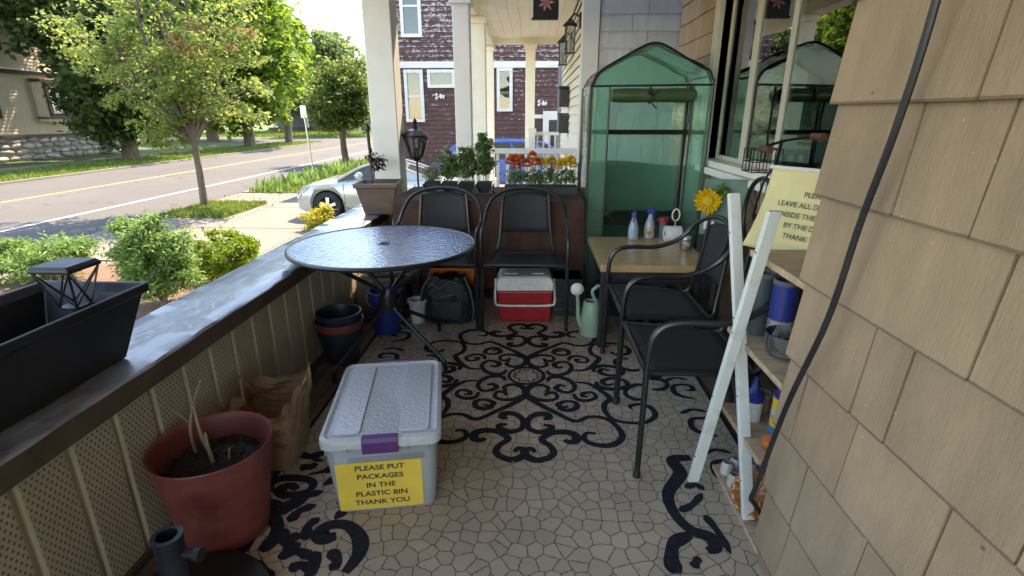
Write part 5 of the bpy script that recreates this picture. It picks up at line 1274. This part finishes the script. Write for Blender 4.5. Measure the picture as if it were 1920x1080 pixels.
for i, (x, y, h, r_, c) in enumerate([(-.245, 4.22, .155, .036, 0), (-.205, 4.27, .17, .036, 0), (-.165, 4.21, .165, .038, 0), (-.115, 4.23, .135, .036, 0), (-.07, 4.27, .19, .036, 0), (-.045, 4.20, .15, .036, 0), (-.19, 4.19, .12, .03, 0),
                                      (.0, 4.24, .15, .035, 1), (.045, 4.20, .15, .034, 1), (.085, 4.26, .155, .034, 1), (.13, 4.21, .12, .034, 1), (.165, 4.25, .14, .034, 1), (.20, 4.20, .15, .036, 1), (.235, 4.25, .165, .034, 1), (.25, 4.20, .13, .03, 1)]):
    marigold(.075 + x, y, h + .012, r_ * 1.25, (ORAF, YELF)[c], ('orange marigold growing in the flat cell tray', 'yellow marigold growing in the flat cell tray')[c], ('orange marigolds in the tray', 'yellow marigolds in the tray')[c], 80 + i)

# ------------------------------------------------------------------ things on the floor
ck = thing('cooler', 'red and white picnic cooler with white swing handle under a chair', 'cooler', (-.04, 3.555, FZ), R(2))
bx_ = lambda hx_, hy_, z: [(hx_, -hy_, z), (hx_, hy_, z), (-hx_, hy_, z), (-hx_, -hy_, z)]
loft(MB(), [bx_(.172, .112, 0), bx_(.178, .118, .02), bx_(.193, .130, .235)], True, True).build('body', REDC, ck, bev=.012, segs=3)
loft(MB(), [bx_(.197, .134, .236), bx_(.198, .135, .285), bx_(.178, .115, .325), bx_(.165, .10, .335)], True, True).build('lid', COOLW, ck, bev=.010, segs=3)
for s_ in (-1, 1): MB().box(s_ * .09 - .045, s_ * .09 + .045, -.05, .05, .336, .342).build('lid_recess', COOLW, ck, bev=.003)
MB().tube([(-.206, -.02, .29), (-.208, -.07, .22), (-.205, -.138, .155), (-.17, -.150, .138), (0, -.150, .135), (.17, -.150, .138), (.205, -.138, .155), (.208, -.07, .22), (.206, -.02, .29)], .0085, 8, smooth=4).build('handle', COOLW, ck, smooth=True)
MB().box(-.03, .03, -.143, -.136, .25, .29).build('button', COOLW, ck, bev=.003)
bk_ = thing('backpack', 'black mesh drawstring backpack slumped on the rug under a chair', 'backpack', (-.575, 3.48, FZ), R(-3))
def bpf(u, v):
    a = u * 2 * math.pi; k = (1.0 + .10 * math.sin(v * 3.0)) * (1 - .35 * max(0, v - .6) / .4)
    cx, sy = math.cos(a), math.sin(a); p = .62
    x = .165 * k * math.copysign(abs(cx) ** p, cx); y = .085 * k * math.copysign(abs(sy) ** p, sy)
    w = .007 * math.sin(a * 7 + v * 11) + .006 * math.sin(a * 13 - v * 17)
    return (x + w, y + w, .325 * v + .012 * math.sin(a * 5) * v)
o = MB(); o.grid(bpf, 44, 18, True); k = len(o.v); o.f.append(tuple(range(k - 44, k))); o.f.append(tuple(range(43, -1, -1))); o.build('body', mk('nylon_black', (.014, .014, .017), .5, var=.7, vs=26, bmp=.9, bs=40, bd=.01), bk_, smooth=True)
def pkf(u, v): x = -.11 + .22 * u; return (x, -.098 - .014 * math.sin(math.pi * u) + .004 * math.sin(u * 40), .03 + .14 * v)
MB().grid(pkf, 14, 6).build('mesh_pocket', mk('dark_net', (.045, .045, .05), .8, var=.5, vs=90, bmp=.5, bs=200), bk_, smooth=True, solid=.003)
MB().tube([(-.10, -.07, .30), (-.05, -.09, .26), (.03, -.085, .31), (.09, -.07, .27), (.05, -.095, .22), (-.04, -.1, .20)], .005, 6, smooth=4).build('drawstring', GREYF, bk_, smooth=True)
for s_ in (-1, 1): MB().tube([(s_ * .12, -.04, .33), (s_ * .17, -.09, .24), (s_ * .185, -.06, .10), (s_ * .17, -.03, .02)], .008, 6, smooth=4).build('strap', GREYF, bk_, smooth=True)
ob = thing('orange_basket', 'orange plastic basket with pale handle behind the backpack', 'basket', (-.56, 3.70, FZ))
loft(MB(), [bx_(.11, .08, 0), bx_(.16, .10, .33), bx_(.168, .108, .332), bx_(.168, .108, .345), bx_(.152, .095, .345), bx_(.10, .07, .02)], True).build('basket', ORANGE, ob, bev=.006)
MB().tube([(.168, -.05, .33), (.175, -.1, .27), (.15, -.118, .22), (.0, -.122, .20), (-.15, -.118, .22), (-.175, -.1, .27), (-.168, -.05, .33)], .007, 6, smooth=4).build('handle', CARD, ob, smooth=True)
pk = thing('pot_stack', 'stack of empty black and terracotta nursery pots by the half wall', 'pots', (-1.125, 2.83, FZ))
z = 0
for k, (r0, r1, h, mt) in enumerate(((.095, .13, .20, NAVYP), (.10, .138, .20, TERRA), (.098, .128, .195, NAVYP))):
    loft(MB(), [[(r_ * math.cos(a), r_ * math.sin(a), zz) for a in [i * math.pi / 16 for i in range(32)]] for r_, zz in ((r0, z), (r1 - .006, z + h - .04), (r1, z + h - .038), (r1 + .003, z + h), (r1 - .006, z + h), (r0 * .96, z + .012))], True, True).build('pot', mt, pk, smooth=True); z += .052
bb = thing('blue_bucket', 'dark blue plastic bucket under the round table', 'bucket', (-.965, 3.25, 0))
loft(MB(), [[(r_ * math.cos(a), r_ * math.sin(a), zz) for a in [i * math.pi / 16 for i in range(32)]] for r_, zz in ((.085, .008), (.105, .29), (.112, .292), (.112, .302), (.102, .302), (.08, .02))], True, True).build('shell', BLUEP, bb, smooth=True)
MB().tube([(-.112, 0, .29), (-.1, -.08, .24), (0, -.118, .20), (.1, -.08, .24), (.112, 0, .29)], .003, 6, smooth=4).build('handle', SILVER, bb, smooth=True)
cb = thing('cardboard_box', 'worn cardboard box in the dark corner under the round table', 'box', (-1.10, 3.60, 0), R(4))
MB().box(-.14, .16, -.12, .12, .002, .30).build('carton', CARD, cb, bev=.004)
for s_ in (-1, 1): MB().box(-.14, .16, s_ * .12 - (.0 if s_ < 0 else .10), s_ * .12 + (.10 if s_ < 0 else 0), .302, .306).build('flap', CARD, cb)
fs_ = thing('folded_stool', 'folded metal camp stool lying on the cardboard box', 'stool', (-1.02, 3.58, .315), R(10))
for k, y in enumerate((-.08, -.02, .05)): MB().tube([(-.16, y, .01), (.0, y + .02, .012), (.20, y - .01, .01), (.21, y + .05, .012)], .010, 6, smooth=3).build('tube', SILVER, fs_, smooth=True)
MB().grid(lambda u, v: (-.13 + .28 * u, -.09 + .17 * v, .026 + .008 * math.sin(u * 9) * math.cos(v * 5)), 12, 8).build('seat', GREYF, fs_, smooth=True, solid=.004)
wp = thing('white_pot', 'small off white plastic pot beside the blue bucket', 'pot', (-.79, 3.42, FZ))
loft(MB(), [[(r_ * math.cos(a), r_ * math.sin(a), zz) for a in [i * math.pi / 14 for i in range(28)]] for r_, zz in ((.045, 0), (.062, .15), (.068, .152), (.068, .17), (.06, .17), (.042, .015))], True, True).build('shell', COOLW, wp, smooth=True)
dk = thing('black_crate', 'black plastic crate standing behind the red cooler', 'crate', (.27, 3.68, FZ))
for z in (.0, .075, .15, .225): MB().box(-.105, .105, -.115, .115, z, z + .055).build('crate_band', BLACKP, dk, bev=.006)
MB().box(-.10, .10, -.11, .11, .004, .28).build('liner', NAVYP, dk)
# watering can
wc = thing('watering_can', 'pale green plastic watering can with white round rose', 'watering can', (.405, 3.245, FZ))
# hidden half stands behind the table leg
loft(MB(), [[(r_ * math.cos(a), r_ * 1.0 * math.sin(a), z) for a in [i * math.pi / 14 for i in range(28)]] for r_, z in ((.068, 0), (.074, .01), (.070, .12), (.056, .22), (.05, .235), (.042, .236), (.044, .2))], True).build('body', GREENP, wc, smooth=True)
MB().tube([(-.06, -.01, .06), (-.085, -.015, .12), (-.092, -.02, .22), (-.10, -.025, .30)], [.02, .016, .012, .012], 10, smooth=3).build('spout', GREENP, wc, smooth=True)
MB().lathe([(.012, -.03), (.038, -.012), (.043, .0), (.036, .014), (.001, .02)], 20, (-.102, -.035, .325), ax='y', cap0=True).build('rose', WHITE, wc, smooth=True)
MB().tube([(.03, 0, .23), (.0, 0, .30), (.05, 0, .34), (.09, 0, .27), (.085, 0, .16), (.068, 0, .10)], .011, 8, smooth=4).build('handle', GREENP, wc, smooth=True)

# ------------------------------------------------------------------ things on the side table
def spray(label, x, y, lab_mat, head_mat, h=.0):
    t = thing('spray_bottle', label, 'bottle', (x, y, SZ), random.uniform(-.4, .4))
    MB().lathe([(.030, 0), (.036, .006), (.036, .085 + h), (.024, .125 + h), (.014, .15 + h), (.014, .165 + h)], 18, cap1=True).build('bottle', SPRAYB, t, smooth=True)
    MB().lathe([(.0365, .02), (.0365, .08 + h)], 18, cap0=False).build('label', lab_mat, t, smooth=True)
    MB().box(-.015, .015, -.045, .028, .166 + h, .20 + h).build('trigger_head', head_mat, t, bev=.006)
    MB().tube([(0, -.03, .168 + h), (0, -.042, .15 + h), (0, -.035, .13 + h)], .005, 6, smooth=2).build('trigger', head_mat, t, smooth=True)
LBL = mk('bottle_label', (.42, .30, .20), .5, var=.6, vs=40)
spray('clear blue spray bottle with blue trigger on the side table', .735, 3.72, SPRAYB, BLUEP)
spray('spray bottle with orange printed label behind the plain one', .855, 3.745, LBL, BLUEP, .015)
tw = thing('paper_roll', 'white paper towel roll lying on the side table', 'paper roll', (1.0, 3.66, SZ + .055))
MB().lathe([(.018, 0), (.054, 0), (.056, .01), (.056, .10), (.054, .11), (.018, .11)], 22, (-.055, 0, 0), ax='x', cap0=False).build('roll', COOLW, tw, smooth=True)
MB().lathe([(.0175, .002), (.0175, .108)], 14, (-.055, 0, 0), ax='x', cap0=False).build('core', CARD, tw, smooth=True)
hj = thing('honey_jar', 'small glass jar of amber liquid near the chair back', 'jar', (1.03, 3.42, SZ))
MB().lathe([(.034, 0), (.038, .005), (.038, .06), (.03, .072)], 18).build('jar', JAR, hj, smooth=True); MB().lathe([(.033, .004), (.034, .03)], 18, cap1=True).build('liquid', AMBER, hj, smooth=True); MB().lathe([(.031, .072), (.031, .088)], 18, cap1=True).build('lid', SILVER, hj, smooth=True)
mt_ = thing('table_mirror', 'small oval mirror on a stand behind the paper roll', 'mirror', (1.04, 3.765, SZ))
MB().lathe([(.035, 0), (.03, .012), (.006, .018), (.006, .12)], 16, cap1=True).build('stand', SILVER, mt_, smooth=True)
MB().tube([(.026 * math.cos(a), 0, .17 + .042 * math.sin(a)) for a in [i * math.pi / 10 for i in range(20)]], .006, 6, closed=True).build('rim', COOLW, mt_, smooth=True)
MB().add([(.026 * math.cos(a), 0, .17 + .042 * math.sin(a)) for a in [i * math.pi / 10 for i in range(20)]], [tuple(range(20))]).build('glass', BLACKP, mt_)
rb = thing('red_lid_tub', 'small tub with a red lid beside the oval mirror', 'tub', (.955, 3.775, SZ)); MB().lathe([(.03, 0), (.034, .12)], 16).build('tub', JAR, rb, smooth=True); MB().lathe([(.036, .12), (.036, .145), (.03, .15)], 16, cap1=True).build('lid', REDC, rb, smooth=True)
sf = thing('sunflower_stake', 'yellow sunflower decoration on a teal board beside the side table', 'decoration', (1.13, 3.20, FZ), R(-18))
TEALB = mk('teal_board', (.10, .20, .17), .6, var=.3, vs=8)
MB().box(-.012, .012, -.008, .008, 0, .70).build('stake', TWIG, sf); 
bd = MB().box(-.09, .16, .010, .022, .69, 1.03); bd.build('board', TEALB, sf, bev=.003)
o = MB()
for q in range(16):
    a = q * 2 * math.pi / 16; r_ = .085 * random.uniform(.85, 1.1); c, s_ = math.cos(a), math.sin(a); cz = .90; w = .018
    o.add([(.02 * c - .06, -.012, cz + .02 * s_), (.06 * c - w * s_ - .06, -.030, cz + .06 * s_ + w * c), (r_ * c - .06, -.018, cz + r_ * s_), (.06 * c + w * s_ - .06, -.030, cz + .06 * s_ - w * c)], [(0, 1, 2, 3)])
o.build('petals', YELF, sf, solid=.002); MB().lathe([(.001, -.03), (.028, -.026), (.032, -.01)], 16, (-.06, .0, .90), ax='y', cap0=False).build('centre', YELF, sf, smooth=True)
leaf_object('leaves', clumped([(.02, -.01, .96, .05, .02, .05, 6)], 6, .04, .2, 71), .06, LEAF_SH, sf, .4)
MB().box(-.07, -.01, -.004, .009, .725, .775).build('tag', COOLW, sf)

# ------------------------------------------------------------------ X-legged shelf rack
rk = thing('x_leg_rack', 'shelf rack with crossed white legs and pale wooden shelves by the wall corner', 'shelf rack', (0, 0, 0))
LEGW = mk('leg_white_paint', (.66, .68, .64), .45, var=.06, dirt=(.34, .29, .21), dirt_amt=.55, dscale=12)
def leg(a, b, w, th_, name='leg'):
    a, b = Vector(a), Vector(b); d = (b - a).normalized(); s_ = Vector((1, .12, 0)); s_ = (s_ - d * s_.dot(d)).normalized(); n_ = d.cross(s_)
    o = MB(); vs = [p + s_ * i * w / 2 + n_ * j * th_ / 2 for p in (a, b) for i, j in ((-1, -1), (1, -1), (1, 1), (-1, 1))]
    o.add([tuple(v) for v in vs], [(3, 2, 1, 0), (4, 5, 6, 7), (0, 1, 5, 4), (1, 2, 6, 5), (2, 3, 7, 6), (3, 0, 4, 7)])
    l_ = o.build(name, LEGW, rk, bev=.0025)
    for f in (.12, .38, .62, .88):
        p = a + (b - a) * f - s_ * (w / 2 + .0006)
        MB().tube([tuple(p + s_ * .003), tuple(p - s_ * .0008)], .0035, 8).build('screw_hole', BLACKM, l_)
leg((.790, 1.548, .024), (.722, 1.905, 1.135), .040, .020)
leg((.662, 1.775, .0), (.735, 1.600, 1.125), .040, .020)
leg((1.29, 1.42, .0), (1.29, 1.86, 1.0), .040, .020); leg((1.25, 1.80, .0), (1.25, 1.50, 1.0), .040, .020)
for (y0, y1, z) in ((1.40, 1.80, .945), (1.44, 1.90, .615), (1.50, 1.865, .30), (1.40, 1.86, .012)):
    x0 = .765
    o = MB().box(x0, 1.22, y0, y1, z - .011, z + .011); o.build('shelf', WOOD, rk, bev=.002)
# things on the rack
def tin(name, label, cat, x, y, z, r_, h, mat, rim=SILVER, band=None, lid=None):
    t = thing(name, label, cat, (x, y, z))
    MB().lathe([(r_, 0), (r_, h), (r_ * .9, h), (r_ * .9, h - .015)], 26, cap1=True).build('body', mat, t, smooth=True)
    MB().lathe([(r_ * 1.03, h - .006), (r_ * 1.03, h + .008), (r_ * .92, h + .010), (r_ * .92, h - .002)], 26, cap0=False).build('rim', rim, t, smooth=True)
    if band: MB().lathe([(r_ * 1.006, band[0]), (r_ * 1.006, band[1])], 26, cap0=False).build('label', band[2], t, smooth=True)
    if lid: MB().lathe([(r_ * 1.02, h + .004), (r_ * 1.02, h + .02), (r_ * .6, h + .03), (r_ * .2, h + .07), (r_ * .2, h + .09)], 20, cap1=True).build('cap', lid, t, smooth=True)
    return t
PRINT = mk('printed_label', (.30, .28, .26), .5, var=.9, vs=35)
tin('blue_canister', 'blue canister with grey rim on the upper rack shelf', 'canister', .888, 1.755, .627, .042, .225, BLUEP, GREYF, (.015, .09, PRINT))
tin('grey_vase', 'tall slate grey tapered pot behind the blue canister', 'pot', .845, 1.850, .627, .044, .225, mk('slate_plastic', (.06, .085, .10), .4, var=.15), GREYF)
gj = thing('glass_bowl', 'clear glass bowl with dark pieces on the upper rack shelf', 'bowl', (.862, 1.635, .627))
MB().lathe([(.03, 0), (.06, .012), (.075, .05), (.072, .085), (.068, .085), (.07, .05), (.055, .018)], 26).build('bowl', JAR, gj, smooth=True)
o = MB()
for q in range(30):
    a = random.random() * 6.28; r_ = random.random() * .05; x, y, z = r_ * math.cos(a), r_ * math.sin(a), .025 + random.random() * .035; s_ = .012
    o.add([(x - s_, y, z), (x + s_, y, z + .004), (x, y - s_, z), (x, y + s_, z), (x, y, z - s_), (x, y, z + s_)], [(0, 2, 5), (2, 1, 5), (1, 3, 5), (3, 0, 5), (2, 0, 4), (1, 2, 4), (3, 1, 4), (0, 3, 4)])
o.build('pieces', RUGD, gj)
YLB = mk('yellow_can', (.62, .42, .02), .35, var=.12)
yc = tin('spray_can', 'yellow and blue bottle standing on the middle rack shelf', 'bottle', .875, 1.600, .312, .040, .17, mk('cyan_can', (.015, .16, .32), .3, var=.2), YLB, (.07, .168, YLB), mk('deep_blue_cap', (.02, .02, .16), .4))
MB().lathe([(.0412, .10), (.0412, .135)], 20, cap0=False).build('print', PRINT, yc, smooth=True)
tin('white_jar', 'white jar with blue cap on the middle rack shelf', 'jar', .84, 1.755, .312, .034, .085, COOLW, BLUEP, None, BLUEP)
tin('terracotta_candle', 'small brownish candle pot behind the white jar', 'candle', .90, 1.815, .312, .03, .07, CARD)
pg = thing('orange_gourd', 'ribbed orange toy pumpkin on the middle rack shelf by the wall', 'pumpkin', (.84, 1.528, .312))
MB().grid(lambda u, v: ((.012 + .046 * math.sin(math.pi * v) * (1 - .14 * abs(math.sin(u * 8 * math.pi)))) * math.cos(2 * math.pi * u), (.012 + .046 * math.sin(math.pi * v) * (1 - .14 * abs(math.sin(u * 8 * math.pi)))) * math.sin(2 * math.pi * u), .075 * v), 64, 14, True).build('flesh', ORANGE, pg, smooth=True)
MB().tube([(0, 0, .07), (.004, 0, .09)], .006, 6).build('stalk', TWIG, pg)
for i, (x, y) in enumerate(((.80, 1.80), (.845, 1.825), (.80, 1.725), (.855, 1.755), (.90, 1.80))):
    t = thing('votive_jar', 'small white votive jar on the bottom rack shelf', 'votive', (x, y, .024), 0, 'votive jars on the bottom rack shelf')
    MB().lathe([(.018, 0), (.024, .006), (.024, .042), (.018, .052), (.016, .056)], 16).build('cup', WAX, t, smooth=True)
sd_ = thing('shell_dish', 'scalloped amber glass dish leaning on the bottom rack shelf', 'dish', (.835, 1.60, .085))
def shf(u, v):
    a = u * 2 * math.pi; r_ = .082 * v * (1 + .06 * v * math.sin(a * 14)); return (r_ * math.cos(a), r_ * math.sin(a), .03 * v * v + .004 * v * math.cos(a * 14))
MB().grid(shf, 112, 10, True).build('dish', AMBER, sd_, smooth=True, solid=.003); sd_.rotation_euler = (R(28), R(-38), 0)

# ------------------------------------------------------------------ pale yellow delivery notice standing on the rack
ns = thing('delivery_notice', 'pale yellow cloth notice asking for deliveries, behind the crossed white legs', 'sign', (0, 0, 0))
U = Vector((.543, -.84, 0)); O_ = Vector((.892, 2.005, 0)); NV = Vector((-.84, -.543, 0))
SW = .37
def nf(u, v, off=0.):
    t_ = u * SW; z = 1.215 - v * .30
    lean = .035 * v; t2 = t_ - (.06 * v ** 2.2) * (1 - u) ** 2
    return O_ + U * t2 + NV * (lean + .006 * math.sin(u * 7 + v * 3) + off) + Vector((0, 0, z + .03 * v * (1 - u) * (1 - u) * 0))
o = MB(); o.grid(lambda u, v: tuple(nf(u, v)), 26, 18); nso = o.build('cloth', YSIGN2, ns, smooth=True, solid=.0015)
MB().tube([tuple(nf(0, 0) + Vector((0, 0, .004)) - U * .01), tuple(nf(1, 0) + Vector((0, 0, .004)) + U * .01)], .007, 8).build('rod', WHITE, ns, smooth=True)
MB().tube([tuple(nf(.5, 0) - NV * .012 + Vector((0, 0, .0))), tuple(nf(.5, 0) - NV * .02 + Vector((0, 0, -1.20)))], .008, 8).build('pole', BLACKM, ns, smooth=True)
for k, line in enumerate(('PLEASE', 'LEAVE ALL DELIVERIES', 'INSIDE THE PORCH', 'BY THE DOOR', 'THANK YOU')):
    v = .27 + k * .125
    c_ = nf(.5, v, .0125); up_ = (nf(.5, v - .1) - nf(.5, v + .1)).normalized(); nn = U.cross(up_)
    mtx = Matrix(((U.x, up_.x, nn.x, c_.x), (U.y, up_.y, nn.y, c_.y), (U.z, up_.z, nn.z, c_.z), (0, 0, 0, 1)))
    text_mesh('notice_lettering', line, .0265, INK, nso, mtx @ Matrix.Shear('XZ', 4, (0, 0)), .006)

# ------------------------------------------------------------------ decorative bicycle on a stand under the window
stn = thing('plant_stand', 'dark slatted plant stand under the window behind the chairs', 'stand', (0, 0, 0))
for k in range(4): MB().box(1.06 + .06 * k, 1.11 + .06 * k, 2.32, 2.92, .690, .710).build('slat', BLACKP, stn, bev=.003)
for x in (1.08, 1.27):
    for y in (2.35, 2.89): MB().box(x - .015, x + .015, y - .015, y + .015, FZ, .689).build('leg', BLACKP, stn)
bc = thing('bicycle_planter', 'small black decorative bicycle with wire basket and rusty grips', 'bicycle', (1.15, 2.66, .712))
wh = bpy.data.objects.new('wheel', None); col.objects.link(wh); wh.parent = bc; wh.location = (0, 0, .20)
WR = .19
MB().tube([(0, WR * math.cos(a), WR * math.sin(a)) for a in [i * math.pi / 20 for i in range(40)]], .012, 8, closed=True).build('tyre', BLACKP, wh, smooth=True)
o = MB()
for q in range(14):
    a = q * 2 * math.pi / 14; o.tube([(0, 0, 0), (0, WR * math.cos(a), WR * math.sin(a))], .0018, 4)
o.build('spokes', BLACKM, wh); MB().lathe([(.015, -.03), (.02, 0), (.015, .03)], 10, ax='x', cap1=True).build('hub', BLACKM, wh, smooth=True)
fr = MB()
for s_ in (-1, 1): fr.tube([(s_ * .03, 0, .20), (s_ * .03, -.06, .38), (0, -.09, .46)], .006, 6, smooth=2)
fr.tube([(0, -.09, .44), (0, -.12, .58)], .008, 6); fr.tube([(0, -.10, .46), (0, -.36, .30), (0, -.62, .22)], .008, 6, smooth=3); fr.tube([(-.12, -.20, .545), (0, -.13, .575), (.10, -.20, .60)], .007, 6, smooth=3)
fr.build('frame', BLACKM, bc, smooth=True)
for x, y, z in ((-.12, -.25, .545), (.10, -.25, .60)): MB().tube([(x - .0, y + .055, z), (x, y - .04, z)], .015, 10).build('grip', RUST, bc, smooth=True)
o = MB()
for z in (.42, .47, .53): o.tube([(x, y, z) for x, y in ((-.07, .0), (.07, .0), (.07, .12), (-.07, .12))], .003, 5, closed=True)
for x, y in [(-.07 + .035 * k, 0) for k in range(5)] + [(-.07 + .035 * k, .12) for k in range(5)] + [(-.07, .04), (-.07, .08), (.07, .04), (.07, .08)]: o.tube([(x, y, .42), (x, y, .53)], .0025, 4)
o.build('basket', BLACKM, bc)
rw = bpy.data.objects.new('wheel', None); col.objects.link(rw); rw.parent = bc; rw.location = (0, -.66, .20)
for ch in list(wh.children): c_ = ch.copy(); col.objects.link(c_); c_.parent = rw
stn2 = None

# small bits of grit and leaf on the rug and boards
n = 90
db = leaf_object('floor_debris', np.stack([rng.uniform(-1.2, .68, n), rng.uniform(1.25, 3.3, n), np.full(n, .0125)], 1), .011, TWIG, None, .5, 3, 'stuff')
tag(db, 'tiny dry leaf crumbs and grit scattered over the rug', 'debris')
